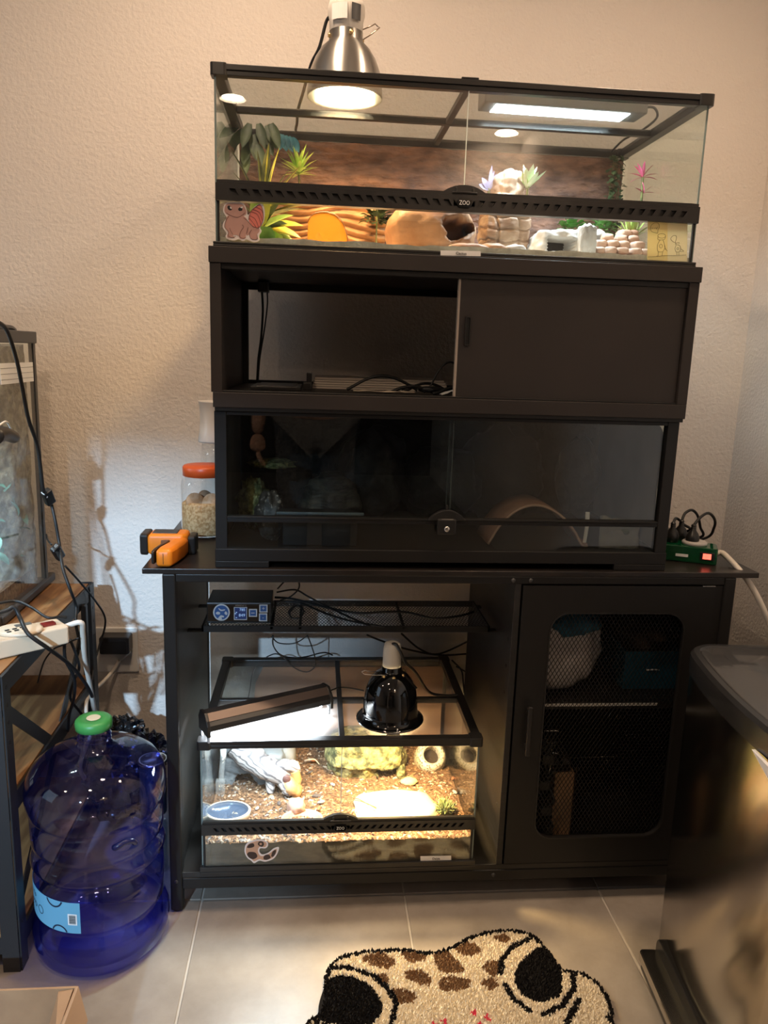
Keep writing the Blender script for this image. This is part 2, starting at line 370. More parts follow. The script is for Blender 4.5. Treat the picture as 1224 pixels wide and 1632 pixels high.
# mesh door
dr_o = [(.735, .099), (1.153, .099), (1.153, .749), (.735, .749)]
wx0, wx1, wz0_, wz1_ = .797, 1.094, .159, .691; IN = rrect(wx0, wx1, wz0_, wz1_, .042, 8)
def outer_like(P, x0, x1, z0, z1):
    cx, cz = (x0+x1)/2, (z0+z1)/2; out = []
    for u, v in P:
        a, b = u-cx, v-cz; k = min(((x1-x0)/2)/abs(a) if abs(a) > 1e-9 else 1e9, ((z1-z0)/2)/abs(b) if abs(b) > 1e-9 else 1e9); out.append((cx+a*k, cz+b*k))
    # put the real corners in
    for cxn, czn in ((x0, z0), (x0, z1), (x1, z0), (x1, z1)):
        i = min(range(len(out)), key=lambda j: (out[j][0]-cxn)**2+(out[j][1]-czn)**2); out[i] = (cxn, czn)
    return out
door = G().ring(outer_like(IN, .735, 1.153, .099, .749), IN, FXZ, (-.001, .014)).obj('door', BLK, st)
G().ring(IN, rrect(wx0+.003, wx1-.003, wz0_+.003, wz1_-.003, .039, 8), FXZ, (-.0025, .006)).obj('window_trim', BP, door)
dm = G(); rr = .04
def in_rr(u, v):
    a = max(wx0+.002+rr-u, u-(wx1-.002-rr), 0); b = max(wz0_+.002+rr-v, v-(wz1_-.002-rr), 0); return a*a+b*b < rr*rr
strands(dm, wx0, wx1, wz0_, wz1_, .0046, .0078, in_rr, lambda u, v: (u, .011, v), .0012, 160)
tag(dm.obj('mesh_screen', BLK, door), kind='stuff')
hd = G(); hd.box(.7585, .7685, -.024, -.017, .374, .487).box(.760, .767, -.018, 0, .384, .394).box(.760, .767, -.018, 0, .467, .477)
hd.obj('handle', BP, door, bevel=.002)
G().box(1.123, 1.151, -.0012, .012, .7495, .7512).obj('hinge', CHR, door)
G().box(1.155, SW-LW, .004, .02, .10, .75).obj('door_post', BLK, st)
# inner shelf behind the mesh door
G().box(.7325, 1.17, .05, .45, .448, .461).obj('inner_shelf', BLKW, st)
G().box(.7325, 1.075, .0465, .05, .4555, .461).obj('shelf_edge', WHT, st)['label'] = 'pale front edge of the inner shelf'
# small feet strip: nothing else below
# --- things kept behind the mesh door
CLOTHB = mat('blue_plush', (0.02, 0.09, 0.15), 0.9, col2=(0.03, 0.15, 0.24), scale=30, bump=0.5, bscale=120)
PAPERW = mat('crumpled_white_bag', (0.55, 0.50, 0.48), 0.6, col2=(0.66, 0.62, 0.60), scale=8, bump=0.8, bscale=25, bdist=.01)
BLUEP = mat('teal_blue_plastic', (0.012, 0.09, 0.15), 0.4)
CARD = mat('cardboard', (0.36, 0.21, 0.11), 0.8, col2=(0.42, 0.25, 0.13), scale=12, bump=0.1, bscale=150)
CARDD = mat('cardboard_dark', (0.16, 0.085, 0.045), 0.85, col2=(0.20, 0.11, 0.06), scale=10)
bg = thing('plastic_bag', 'translucent white bag with blue print on the shelf behind the mesh door', 'bag', (.86, .2, .461))
G().rock((.868, .20, .548), (.118, .12, .12), 3, .16, 1.6, 4, flat=-.71).obj('bag_body', PAPERW, bg, smooth=True)
G().rock((.89, .175, .625), (.085, .085, .045), 5, .22, 2.2, 3).obj('blue_print', CLOTHB, bg, smooth=True)['label'] = 'blue printed upper part'
bn = thing('storage_bin', 'open teal blue plastic bin at the right of the shelf behind the mesh door', 'bin', (1.07, .2, .461))
bo = [(1.022, .12), (1.16, .12), (1.16, .36), (1.022, .36)]; bi = [(1.026, .124), (1.156, .124), (1.156, .356), (1.026, .356)]
G().ring(bo, bi, FXY, (.464, .555)).box(1.022, 1.16, .12, .36, .462, .466).obj('bin_body', BLUEP, bn, bevel=.001)
G().tube([(1.075, .118, .51), (1.09, .114, .513), (1.105, .118, .51)], .0018, 6).obj('bin_handle', LABELW, bn, smooth=True)['label'] = 'thin pale handle slit'
rk = thing('rolled_fabric', 'dark brown folded fabric lying in the teal bin', 'fabric', (1.06, .2, .59))
G().rock((1.092, .235, .560), (.055, .1, .055), 8, .3, 2.0, 3).obj('fabric_fold', mat('brown_fabric', (0.05, 0.035, 0.025), .9, col2=(0.10, .07, .05), scale=30), rk, smooth=True)
cb = thing('cardboard_box', 'tall brown cardboard box standing on the bottom board behind the mesh door', 'box', (.87, .13, .0955))
G().ring([(.872, .10), (.918, .10), (.918, .26), (.872, .26)], [(.875, .103), (.915, .103), (.915, .257), (.875, .257)], FXY, (.0965, .262)).box(.875, .915, .103, .257, .0965, .10).obj('box_body', CARD, cb)
G().prism([(.0, .0), (.05, .0), (.045, .07), (.005, .07)], lambda u, v, h: (.920+u*.5, .104+h+u*1.0, .10+v*2.1), (0, .003)).obj('flap', CARDD, cb)
dk = thing('cable_bundle', 'heap of black cables and plugs beside the cardboard box behind the mesh door', 'cables', (.80, .13, .0955))
rnd = random.Random(4)
for k in range(7):
    P = [(.80+rnd.random()*.065, .05+rnd.random()*.04, .10+.05*j+rnd.random()*.03) for j in range(6)]
    G().tube(P, .003, 6).obj('loop', RUB, dk, smooth=True)
for k in range(4):
    z = .12+k*.065; x = .815+rnd.random()*.02
    G().box(x, x+.028, .045, .07, z, z+.022).obj('plug', BP, dk, bevel=.003)
wr = thing('wire_rack', 'shiny black wire hooks above the cardboard box behind the mesh door', 'hooks', (.83, .1, .30))
for k in range(4):
    z = .29+k*.028
    G().tube([(.83, .09, z), (.86, .085, z+.003), (.88-k*.004, .09, z-.002), (.888-k*.004, .12, z-.01)], .0022, 6).obj('hook', CHR if k % 2 else BP, wr, smooth=True)
G().tube([(.822, .088, .42), (.824, .086, .31), (.835, .086, .28)], .0026, 6).obj('stem', CHR, wr, smooth=True)
G().tube([(.852, .088, .36), (.853, .086, .285), (.85, .09, .27), (.875, .1, .2645)], .0024, 6).obj('stem', CHR, wr, smooth=True)
G().rock((.894, .155, .281), (.024, .05, .02), 12, .3, 2, 2, flat=-.9).obj('crumpled_wrap', mat('dark_film', (0.03, .025, .022), .25), wr)
# ================================================================== black vivarium on the stand
VX0, VX1, VY0, VY1, VZ0, VZ1 = .1045, 1.0395, .012, .46, .7805, 1.0935
vv = thing('black_vivarium', 'low wide black vivarium with unlit dark interior standing on the console tabletop', 'vivarium', (.57, .23, VZ0))
vb = G()
vb.box(VX0-.0012, VX1+.0018, VY0-.001, VY0+.012, VZ0+.013, .819).box(VX0-.0012, .21, VY0-.001, VY0+.012, VZ0, VZ0+.013).box(.929, VX1+.0018, VY0-.001, VY0+.012, VZ0, VZ0+.013)
vb.box(VX0-.0012, VX0+.012, VY0+.012, VY1, VZ0, .819).box(VX1-.012, VX1+.0018, VY0+.012, VY1, VZ0, .819).box(VX0, VX1, VY1-.012, VY1, VZ0, .819)
vb.obj('plinth', BLK, vv, bevel=.0012)
G().box(VX0+.012, VX1-.012, VY0+.012, VY1-.012, .806, .812).obj('base_panel', BLK, vv)
for xa, xb in ((VX0, .1275), (1.0155, VX1)):
    G().box(xa, xb, VY0, VY0+.02, .819, VZ1).obj('corner_post', BLK, vv, bevel=.001)
    G().box(xa, xb, VY1-.02, VY1, .819, VZ1).obj('corner_post', BLK, vv, bevel=.001)
for x in (VX0+.004, VX1-.008):
    G().box(x, x+.004, VY0+.02, VY1-.02, .819, VZ1-.006).obj('side_glass', DGLASS, vv)
G().box(.1275, 1.0155, VY0+.001, VY0+.02, 1.086, VZ1).obj('header_rail', BLK, vv, bevel=.001)
G().box(VX0+.02, VX1-.02, VY1-.02, VY1, 1.08, VZ1).obj('header_rail', BLK, vv)
G().box(VX0, VX1, VY0+.02, VY1-.02, VZ1-.004, VZ1).obj('top_panel', BLK, vv)
G().box(.1275, 1.0155, VY0+.002, VY0+.018, .8735, .8805).obj('middle_rail', BLK, vv, bevel=.0008)
G().box(.1275, 1.0155, VY0+.0005, VY0+.018, .8812, .8855).obj('door_track', BLK, vv, bevel=.0006)
G().box(.1275, 1.0155, VY0+.006, VY0+.010, .819, .8735).obj('lower_pane', DGLASS, vv)
for i, (xa, xb, y) in enumerate(((.1275, .575, VY0+.004), (.568, 1.0155, VY0+.010))):
    d = G().box(xa, xb, y, y+.004, .8855, 1.086).obj('glass_door', DGLASS, vv)
    e = xb if i == 0 else xa
    G().box(e-.0007, e+.0007, y-.0002, y+.0042, .8857, 1.0855).obj('glass_edge', mat('dark_glass_edge', (.05, .065, .06), .2), d)
hump = [(.53+.077*k/16, .885+.021*math.sin(math.pi*k/16)**.8) for k in range(17)]
G().prism(hump[::-1], FXZ, (VY0-.010, VY0+.003)).obj('door_latch', BP, vv, bevel=.001)
G().box(.5655, .5695, VY0-.006, VY0+.002, .903, .915).obj('latch_pin', BP, vv, bevel=.0008)
lk = G().box(.548, .587, VY0-.014, VY0+.001, .8555, .8885).obj('lock_box', BP, vv, bevel=.003)
G().lathe([(.006, 0), (.006, .002), (.004, .003), (.001, .003)], (.568, VY0-.0138, .868), 18, Matrix.Rotation(math.pi/2, 3, 'X')).obj('keyhole', CHR, lk, smooth=True)
G().box(.556, .580, VY0-.0145, VY0-.012, .8872, .8895).obj('lock_plate', CHR, lk)
# back: dark foam backdrop, upper right corner rounded off so that the wall shows behind it
BKD = mat('vivarium_backdrop', (0.006, 0.006, 0.0055), 0.85, col2=(0.016, 0.016, 0.014), scale=14, lo=.45, hi=.75, bump=1.0, bscale=16, bdist=.02)
BKR = mat('grey_brown_backing', (0.11, 0.095, 0.083), 0.5, col2=(0.15, 0.13, 0.115), scale=9, bump=.3, bscale=30)
G().box(.118, 1.026, VY1-.028, VY1-.022, .82, 1.085).obj('backdrop', BKD, vv)
sheet_ = [(VY1-.03, .82), (VY1-.03, 1.080), (.090, 1.080)]+[(.090-.032*math.sin(a), 1.048+.032*math.cos(a)) for a in [k*math.pi/14 for k in range(1, 7)]]+[(.058, 1.045), (.066, .94), (.060, .82)]
for x in (VX0+.0085, VX1-.0105): G().prism(sheet_, FYZ, (x, x+.0018)).obj('backing_sheet', BKR, vv)['label'] = 'grey brown sheet with rounded corner inside the side glass'
G().box(.1275, 1.0155, VY1-.012, VY1-.008, .82, 1.08).obj('back_glass', DGLASS, vv)
STONE = mat('dark_slate', (0.02, 0.019, 0.016), .6, col2=(0.085, 0.08, 0.06), scale=16, stretch=(1, 1, 4), lo=.45, hi=.7, bump=.8, bscale=40, bdist=.006)
STONE2 = mat('black_rock', (0.009, 0.009, 0.0085), .6, col2=(0.03, 0.028, 0.024), scale=10, lo=.5, hi=.75, bump=1, bscale=26, bdist=.01)
MOSS = mat('olive_moss', (0.06, 0.065, 0.015), .9, col2=(0.24, 0.23, 0.09), scale=70, lo=.42, hi=.6, bump=1, bscale=90, bdist=.006)
def rockthing(name, label, c, size, m, cat='rock', **k):
    o = G().rock(c, size, **k).obj(name, m, smooth=True); return tag(o, label, cat)
# stack of bits inside, from left to right
mo = []
rockthing('moss_clump', 'yellow green moss clump at the left end of the dark vivarium', (.165, .20, .875), (.033, .04, .055), MOSS, 'moss', seed=2, amp=.35, freq=3, sub=4)
rockthing('mossy_ledge', 'thin mossy branch ledge jutting out above the moss clump', (.20, .30, .952), (.055, .05, .012), MOSS, 'branch', seed=8, amp=.3, freq=2.5, sub=3)
rockthing('gravel_mound', 'small pale gravel mound beside the moss clump in the dark vivarium', (.205, .12, .866), (.03, .03, .055), mat('gravel', (.03, .028, .025), .5, col2=(.34, .31, .27), scale=130, lo=.58, hi=.7, bump=1, bscale=130), 'gravel', seed=5, amp=.2, sub=4)
rockthing('slate_rock', 'ridged dark slate lump left of centre in the vivarium', (.335, .24, .876), (.065, .06, .062), STONE, seed=11, amp=.22, strata=.05, sfreq=4, sub=4)
rockthing('slate_rock', 'tall dark boulder behind the ridged slate lump', (.44, .34, .92), (.085, .06, .108), STONE2, seed=21, amp=.25, sub=4)
rockthing('slate_rock', 'low dark boulder in the middle of the vivarium behind the door seam', (.60, .33, .905), (.10, .07, .09), STONE2, seed=31, amp=.25, sub=4)
rockthing('slate_rock', 'broad dark ledge rock right of the door seam', (.76, .36, .935), (.10, .05, .12), STONE2, seed=41, amp=.3, sub=4)
rockthing('slate_rock', 'pale streaked stone against the right end of the dark vivarium', (.945, .33, .93), (.050, .06, .09), STONE2, seed=47, amp=.25, strata=.06, sfreq=3, sub=4)
tr = thing('shallow_tray', 'shallow blue grey tray lying just inside the left vivarium door', 'tray', (.30, .05, .885))
G().box(.225, .40, .045, .10, .878, .886).box(.235, .39, .07, .09, .8125, .878).obj('tray_body', mat('tray_plastic', (.010, .012, .014), .35), tr, bevel=.002)
G().box(.223, .402, .043, .047, .884, .8895).obj('tray_rim', mat('tray_rim', (.10, .14, .17), .25), tr, bevel=.001)
# curved sheet imitating a rug's reflection in the glass, and cloth at the right
REFL_TAN = mat('tan_reflection', (0.19, 0.095, 0.055), .6, col2=(.25, .13, .08), scale=20, bump=.2, bscale=60)
ck = thing('reflection_arc', 'tan curved sheet with a pale rim imitating a reflection in the dark vivarium glass', 'hide', (.77, .1, .812))
arc = [at(777+ (935-777)*t, 880-75*math.sin(math.pi*min(1, t*1.05))**.6, y=.09) for t in [i/18 for i in range(19)]]
arcz = [(p.x, max(p.z, .815)) for p in arc]
g = G(); n = len(arcz)
pr_ = [(x, y, z) for (x, z) in arcz for y in (.09, .20)]
g.add(pr_, [(2*i, 2*i+1, 2*i+3, 2*i+2) for i in range(n-1)])
o = g.obj('reflection_shell', REFL_TAN, ck, smooth=True); so = o.modifiers.new('solid', 'SOLIDIFY'); so.thickness = .004
G().tube([(x, .088, z) for x, z in arcz], .0028, 6, sub=2).obj('reflection_rim', mat('pale_rim', (.42, .27, .19), .5), ck, smooth=True)
cl = thing('folded_cloth', 'grey green folded cloth in the lower right corner of the dark vivarium', 'cloth', (.97, .1, .812))
def grid_surface(x0, x1, nx, z0, z1, nz, fn):
    vs = [fn(x0+(x1-x0)*i/nx, z0+(z1-z0)*j/nz) for j in range(nz+1) for i in range(nx+1)]
    return vs, [(j*(nx+1)+i, j*(nx+1)+i+1, (j+1)*(nx+1)+i+1, (j+1)*(nx+1)+i) for j in range(nz) for i in range(nx)]
vs, fs = grid_surface(0, 1, 16, 0, 1, 14, lambda u, v: (.915+.09*u+.018*v, .07+.05*v+.012*noise.noise(Vector((u*3, v*3, 1))), .8135+.062*v-.012*u*v+.004*noise.noise(Vector((u*5, v*4, 5)))))
o = G().add(vs, fs).obj('cloth_front', mat('grey_cloth', (.17, .155, .125), .9, bump=.3, bscale=60), cl, smooth=True); o.modifiers.new('solid', 'SOLIDIFY').thickness = .003
G().rock((.985, .15, .838), (.03, .05, .026), 4, .25, 2, 3).obj('cloth_back', mat('green_cloth', (.045, .06, .02), .9, bump=.4, bscale=60), cl, smooth=True)
sc_ = thing('plastic_spoon', 'thin white plastic stick leaning right of the curved reflection sheet', 'stick', (.90, .1, .812))
G().tube([(.893, .10, .8145), (.896, .10, .85), (.897, .105, .886)], .004, 8, taper=1.3).obj('stick', WHT, sc_, smooth=True)
# ================================================================== storage cabinet
CX0, CX1, CY1 = .104, 1.044, .45
ca = thing('storage_cabinet', 'dark brown low cabinet with one sliding door, stacked on the black vivarium', 'cabinet', (.57, .22, 1.0945))
G().box(CX0, CX1, 0, CY1, 1.1015, 1.130).obj('bottom_board', BROWNB, ca, bevel=.001)
G().box(CX0+.003, CX1-.003, .003, CY1-.003, 1.0945, 1.1013).obj('base_lip', BLK, ca)
G().box(.0995, 1.0455, -.003, CY1, 1.367, 1.396).obj('top_board', BROWNB, ca, bevel=.001)
for xa, xb in ((CX0-.003, .1215), (1.0235, CX1)):
    G().box(xa, xb, 0, CY1-.002, 1.1302, 1.3668).obj('side_board', BROWNB, ca, bevel=.0008)
G().box(.1215, 1.0235, .004, .028, 1.3565, 1.3668).obj('upper_track', BLK, ca, bevel=.001)
G().box(.1215, 1.0235, .004, .028, 1.1303, 1.1335).obj('lower_track', BLK, ca, bevel=.0008)
for xa, xb in ((.1215, .1345), (1.0105, 1.0235)):
    G().box(xa, xb, CY1-.022, CY1-.004, 1.1303, 1.3665).obj('back_stile', BLK, ca)
G().box(.1345, 1.0105, CY1-.022, CY1-.004, 1.1303, 1.1385).obj('back_rail', BLK, ca)
G().box(.1345, 1.0105, CY1-.022, CY1-.004, 1.352, 1.3665).obj('back_rail', BLK, ca)
sd = G().box(.5735, 1.0225, .008, .020, 1.1337, 1.3563).obj('sliding_door', BROWNB, ca)
G().box(.5695, .5735, .008, .020, 1.1337, 1.3563).obj('pale_edge', mat('raw_board_edge', (.30, .25, .21), .7), sd)
fh = G().ring(rrect(.5855, .5965, 1.232, 1.288, .002), rrect(.5875, .5945, 1.235, 1.285, .0015), FXZ, (.004, .009)).obj('handle', BP, sd)
G().box(.5875, .5945, .0072, .0082, 1.235, 1.285).obj('finger_recess', RUB, fh)
# things inside the cabinet
pw = thing('hanging_plug_block', 'small black power block hanging at the top left inside the cabinet', 'plug', (.18, .36, 1.36))
G().box(.163, .188, .35, .385, 1.342, 1.3655).obj('block_body', BP, pw, bevel=.002)
G().tube([(.172, .362, 1.343), (.174, .362, 1.30), (.170, .366, 1.24), (.163, .372, 1.19), (.16, .375, 1.14)], .0026, 8).obj('cord', RUB, pw, smooth=True)
G().tube([(.184, .362, 1.343), (.184, .364, 1.31), (.176, .368, 1.25), (.166, .374, 1.19), (.162, .378, 1.14)], .0017, 8).obj('cord', RUB, pw, smooth=True)
SLAT = mat('ribbed_white', (.50, .44, .38), .45)
sl = thing('board_stack', 'stack of thin off-white ribbed boards lying at the back of the cabinet', 'boards', (.44, .3, 1.1302))
for k in range(5):
    G().box(.292+k*.0012, .60-k*.003, .24, .40, 1.1306+k*.0052, 1.1306+k*.0052+.0045).obj('board', SLAT, sl, bevel=.0006, bseg=1)
br = thing('black_bracket', 'upright black bracket at the left end of the ribbed boards', 'bracket', (.285, .26, 1.1302))
G().box(.279, .2905, .20, .235, 1.1306, 1.166).box(.272, .2895, .16, .199, 1.1306, 1.146).obj('bracket_body', BP, br, bevel=.001)
fp = thing('flat_black_box', 'flat black box lying at the left inside the cabinet', 'box', (.2, .2, 1.1302))
G().box(.165, .268, .12, .30, 1.1306, 1.1375).box(.175, .258, .13, .29, 1.1375, 1.139).obj('box_body', BP, fp, bevel=.001)
cw = thing('cable_coil', 'loops of thick black cable beside the sliding door in the cabinet', 'cable', (.5, .15, 1.1302))
def loop(px0, px1, top, base, y, r, name='loop', parent=None, dy=.03):
    P = []
    for i in range(9):
        t = i/8; px_ = px0+(px1-px0)*t; py_ = base-(base-top)*math.sin(math.pi*t)
        p = at(px_, py_, y=y+dy*t); p.z = max(p.z, 1.1345); P.append(p)
    return G().tube(P, r, 8).obj(name, RUB, parent, smooth=True)
loop(553, 665, 599, 622, .15, .0032, parent=cw); loop(612, 700, 616, 630, .10, .0034, parent=cw); loop(640, 720, 611, 628, .18, .003, parent=cw); loop(675, 760, 577, 640, .12, .0022, parent=cw); loop(690, 770, 617, 630, .08, .0036, parent=cw)
G().rock((.545, .13, 1.141), (.03, .02, .007), 4, .3, 2, 2).obj('tie', RUB, cw)
pb = thing('crumpled_receipt', 'crumpled white paper scrap at the edge of the sliding door', 'paper', (.56, .05, 1.1305))
vs, fs = grid_surface(0, 1, 5, 0, 1, 4, lambda u, v: (.552+.03*u, .045+.03*v, 1.1345+.010*u+.004*abs(noise.noise(Vector((u*4, v*5, 2))))))
o = G().add(vs, fs).obj('paper', LABELW, pb); o.modifiers.new('solid', 'SOLIDIFY').thickness = .0008
wp = thing('torn_wrapper', 'torn tan paper strip lying in front of the ribbed boards', 'paper', (.43, .1, 1.1305))
vs, fs = grid_surface(0, 1, 12, 0, 1, 3, lambda u, v: (.375+.125*u, .055+.03*v+.008*math.sin(u*9), 1.1345+.003+.003*noise.noise(Vector((u*9, v*3, 7)))))
o = G().add(vs, fs).obj('paper', mat('tan_paper', (.42, .35, .27), .8), wp); o.modifiers.new('solid', 'SOLIDIFY').thickness = .0008
# ================================================================== glass terrarium builder
def catmull_closed(P, sub=5):
    out = []; n = len(P)
    for i in range(n):
        p0, p1, p2, p3 = (Vector((*P[(i+k) % n], 0)) for k in (-1, 0, 1, 2))
        for k in range(sub):
            t = k/sub; q = 0.5*((2*p1)+(p2-p0)*t+(2*p0-5*p1+4*p2-p3)*t*t+(3*p1-p0-3*p2+p3)*t**3); out.append((q.x, q.y))
    return out
def area2(P): return sum(P[i][0]*P[(i+1) % len(P)][1]-P[(i+1) % len(P)][0]*P[i][1] for i in range(len(P)))
SCREEN = None
def screen_mat(name, open_, col):
    m = bpy.data.materials.new(name); m.use_nodes = True; t = m.node_tree; N, L = t.nodes, t.links
    b = N['Principled BSDF']; setp(b, col=col, rough=.5, metal=.3); tr = N.new('ShaderNodeBsdfTransparent'); mx = N.new('ShaderNodeMixShader'); mx.inputs[0].default_value = 1-open_
    L.new(tr.outputs[0], mx.inputs[1]); L.new(b.outputs[0], mx.inputs[2]); L.new(mx.outputs[0], N['Material Output'].inputs[0]); return m
SCR = screen_mat('fine_insect_screen', .72, (.24, .225, .21))
def terrarium(root, x0, x1, y0, y1, z0, zs0, zs1, zt0, zt1, ns, slot, hump_w, seam, bars_x, bars_y, zin):
    """glass terrarium: base trim, panes, vent strip zs0..zs1, two glass doors, top frame zt0..zt1 with screen"""
    b = G().box(x0-.004, x1+.004, y0-.004, y1+.004, z0, z0+.004)
    b.box(x0-.004, x1+.004, y0-.004, y0+.002, z0+.004, zin).box(x0-.004, x1+.004, y1-.002, y1+.004, z0+.004, zin).box(x0-.004, x0+.002, y0+.002, y1-.002, z0+.004, zin).box(x1-.002, x1+.004, y0+.002, y1-.002, z0+.004, zin)
    b.obj('base_trim', BP, root, bevel=.0012)
    e = .004
    for xa in (x0, x1-e):
        p = G().box(xa, xa+e, y0+.005, y1-e, z0+.0045, zt0+.002).obj('side_pane', GLASS, root)
        G().box(xa+.0002, xa+e-.0002, y0+.0042, y0+.0049, zin, zt0+.001).obj('pane_edge', GEDGE, p)
    G().box(x0, x1, y1-e, y1, z0+.0045, zt0+.002).obj('back_pane', GLASS, root)
    G().box(x0+.005, x1-.005, y0, y0+e, z0+.0045, zs0+.003).obj('front_pane', GLASS, root)
    for xa in (x0+.004, x1-.008): G().box(xa, xa+.004, y0-.0002, y0+.006, zin, zs0).obj('silicone_bead', RUB, root)
    # vent strip: two rails, slanted slats, dark gauze behind
    h = zs1-zs0; vz0, vz1 = zs0+h*.33, zs0+h*.70; s = G()
    s.box(x0+.002, x1-.002, y0-.008, y0+.010, zs0, vz0).box(x0+.002, x1-.002, y0-.008, y0+.010, vz1, zs1)
    s.box(x0+.002, x1-.002, y0-.001, y0+.002, vz0, vz1)
    pitch = (x1-x0-.05)/ns
    s.box(x0+.002, x0+.024, y0-.008, y0, vz0, vz1).box(x1-.024, x1-.002, y0-.008, y0, vz0, vz1)
    for k in range(ns+1):
        xa = x0+.025+k*pitch; wv = pitch*(1-slot)/2; sl_ = .0035 if xa > seam else -.0035
        P = [(xa-wv-sl_, vz0), (xa+wv-sl_, vz0), (xa+wv+sl_, vz1), (xa-wv+sl_, vz1)]; s.prism(P, FXZ, (y0-.0078, y0-.001))
    s.box(seam-.020, seam+.020, y0-.0078, y0-.001, vz0, vz1)
    vs_ = s.obj('vent_strip', BP, root)
    # door track with raised latch hump
    hw = hump_w/2; z1 = zs1+.0055
    prof = [(x0+.004, zs1+.0005), (x1-.004, zs1+.0005), (x1-.004, z1), (x1-.02, z1+.0006), (seam+hw*1.5, z1)]
    prof += [(seam+hw*1.5*math.cos(math.pi*k/20), z1+.0125*(0.5-0.5*math.cos(2*math.pi*min(1, (k/20)))) ** .9) for k in range(1, 20)]
    prof += [(seam-hw*1.5, z1), (x0+.02, z1+.0006), (x0+.004, z1)]
    G().prism(prof, FXZ, (y0-.006, y0+.001)).obj('door_track', BP, root)
    G().tube([(seam-hw*.9, y0-.0078, zs1+.0035), (seam, y0-.009, zs1+.004), (seam+hw*.9, y0-.0078, zs1+.0035)], .0022, 6).obj('latch_ridge', BP, root, smooth=True)
    for sx in (-1, 1): G().box(seam+sx*hw*.62-.002, seam+sx*hw*.62+.002, y0-.0085, y0-.004, zs1+.004, zs1+.0135).obj('latch_grip', BP, root, bevel=.0015)
    lg = G().prism(rrect(seam-.0145, seam+.0145, zs0+h*.22, zs0+h*.80, h*.27, 6), FXZ, (y0-.0115, y0-.007)).obj('lock_badge', BGL, root, bevel=.001)
    for xa, xb, side in ((x0+.005, seam, 0), (seam, x1-.005, 1)):
        d = G().box(xa+.0004, xb-.0004, y0+.001, y0+.005, zs1+.0008, zt0+.003).obj('glass_door', GLASS, root)
    G().box(seam-.0007, seam+.0007, y0+.0003, y0+.0047, zs1+.0035, zt0+.001).obj('door_edge', mat('bright_glass_edge', (.66, .72, .70), .1), root)
    # top frame
    ft = G(); fw = .017
    ft.box(x0-.003, x1+.003, y0-.004, y0+fw, zt0+(zt1-zt0)*.45, zt1).box(x0-.001, x1+.001, y0-.002, y0+fw-.004, zt0, zt0+(zt1-zt0)*.45)
    ft.box(x0-.003, x1+.003, y1-fw, y1+.004, zt0, zt1).box(x0-.003, x0+fw, y0+fw, y1-fw, zt0, zt1).box(x1-fw, x1+.003, y0+fw, y1-fw, zt0, zt1)
    ft.obj('top_frame', BP, root, bevel=.0012)
    for cx in (x0+.009, x1-.009):
        for cy in (y0+.008, y1-.008):
            G().prism(rrect(cx-.0145, cx+.0145, cy-.0145, cy+.0145, .005, 3), FXY, (zt0-.001, zt1+.0012)).obj('corner_cap', BP, root, bevel=.001)
    for bx in bars_x: G().box(bx-.006, bx+.006, y0+fw, y1-fw, zt0+.004, zt1-.002).obj('cross_bar', BP, root, bevel=.001)
    for by in bars_y: G().box(x0+fw, x1-fw, by-.007, by+.007, zt0+.0035, zt1-.0025).obj('cross_bar', BP, root, bevel=.001)
    G().box(x0+.01, x1-.01, y0+.01, y1-.01, zt1-.0065, zt1-.006).obj('screen', SCR, root)
    return lg
TX0, TX1, TY0, TY1, TZ = .111, 1.031, .010, .432, 1.3965
tt = thing('large_glass_terrarium', 'wide glass terrarium with screen top and lit desert scene on top of the cabinet', 'terrarium', (.57, .22, TZ))
lg = terrarium(tt, TX0, TX1, TY0, TY1, TZ, 1.4765, 1.5065, 1.687, 1.706, 42, .5, .052, .571, (.571,), (.245,), 1.4055)
text('badge_lettering', 'ZOO', face_front(.571, TY0-.0116, 1.4918), .011, LABELW, lg, sx=.8)
G().box(.556, .588, TY0-.003, TY0+.010, 1.7062, 1.7095).obj('top_clip', BP, tt, bevel=.001)
# ------------- stickers on the lower pane
PINK = mat('sticker_mauve', (.52, .29, .24), .5); PINK2 = mat('sticker_coral', (.80, .22, .17), .5); DKB = mat('sticker_line', (.10, .035, .03), .6); WB = mat('sticker_border', (.85, .76, .72), .5)
def flat(parts, K, yf, root, name, label=None):
    """parts: list of (outline crop points, material, layer, smooth)"""
    ob = None
    for i, (P, m, lay, sm) in enumerate(parts):
        Q = [K(*p) for p in P]; Q = [(q.x, q.z) for q in Q]
        if sm: Q = catmull_closed(Q, 4)
        if area2(Q) < 0: Q = Q[::-1]
        y = yf-.0003-.00025*lay
        o = G().prism(Q, FXZ, (y, yf)).obj(name if ob is None else 'print', m, root if ob is None else ob)
        if ob is None: ob = o
    if label: ob['label'] = label
    return ob
def strokes(lines, K, yf, m, parent, w=.0007, name='line_art', lay=3):
    g = G(); y = yf-.0003-.00025*lay
    for l in lines:
        P = [K(*p) for p in l]
        if len(P) > 2:
            Q = []
            for i in range(len(P)-1):
                p0, p1, p2, p3 = P[max(i-1, 0)], P[i], P[i+1], P[min(i+2, len(P)-1)]
                for k in range(4):
                    t = k/4; Q.append(0.5*((2*p1)+(p2-p0)*t+(2*p0-5*p1+4*p2-p3)*t*t+(3*p1-p0-3*p2+p3)*t**3))
            P = Q+[P[-1]]
        for a, b in zip(P[:-1], P[1:]): g.bar((a.x, y, a.z), (b.x, y, b.z), w, .0003, (0, 1, 0))
    return g.obj(name, m, parent)
KG = lambda x, y: at(340+x/7.65, 310+y/7.65, y=TY0)
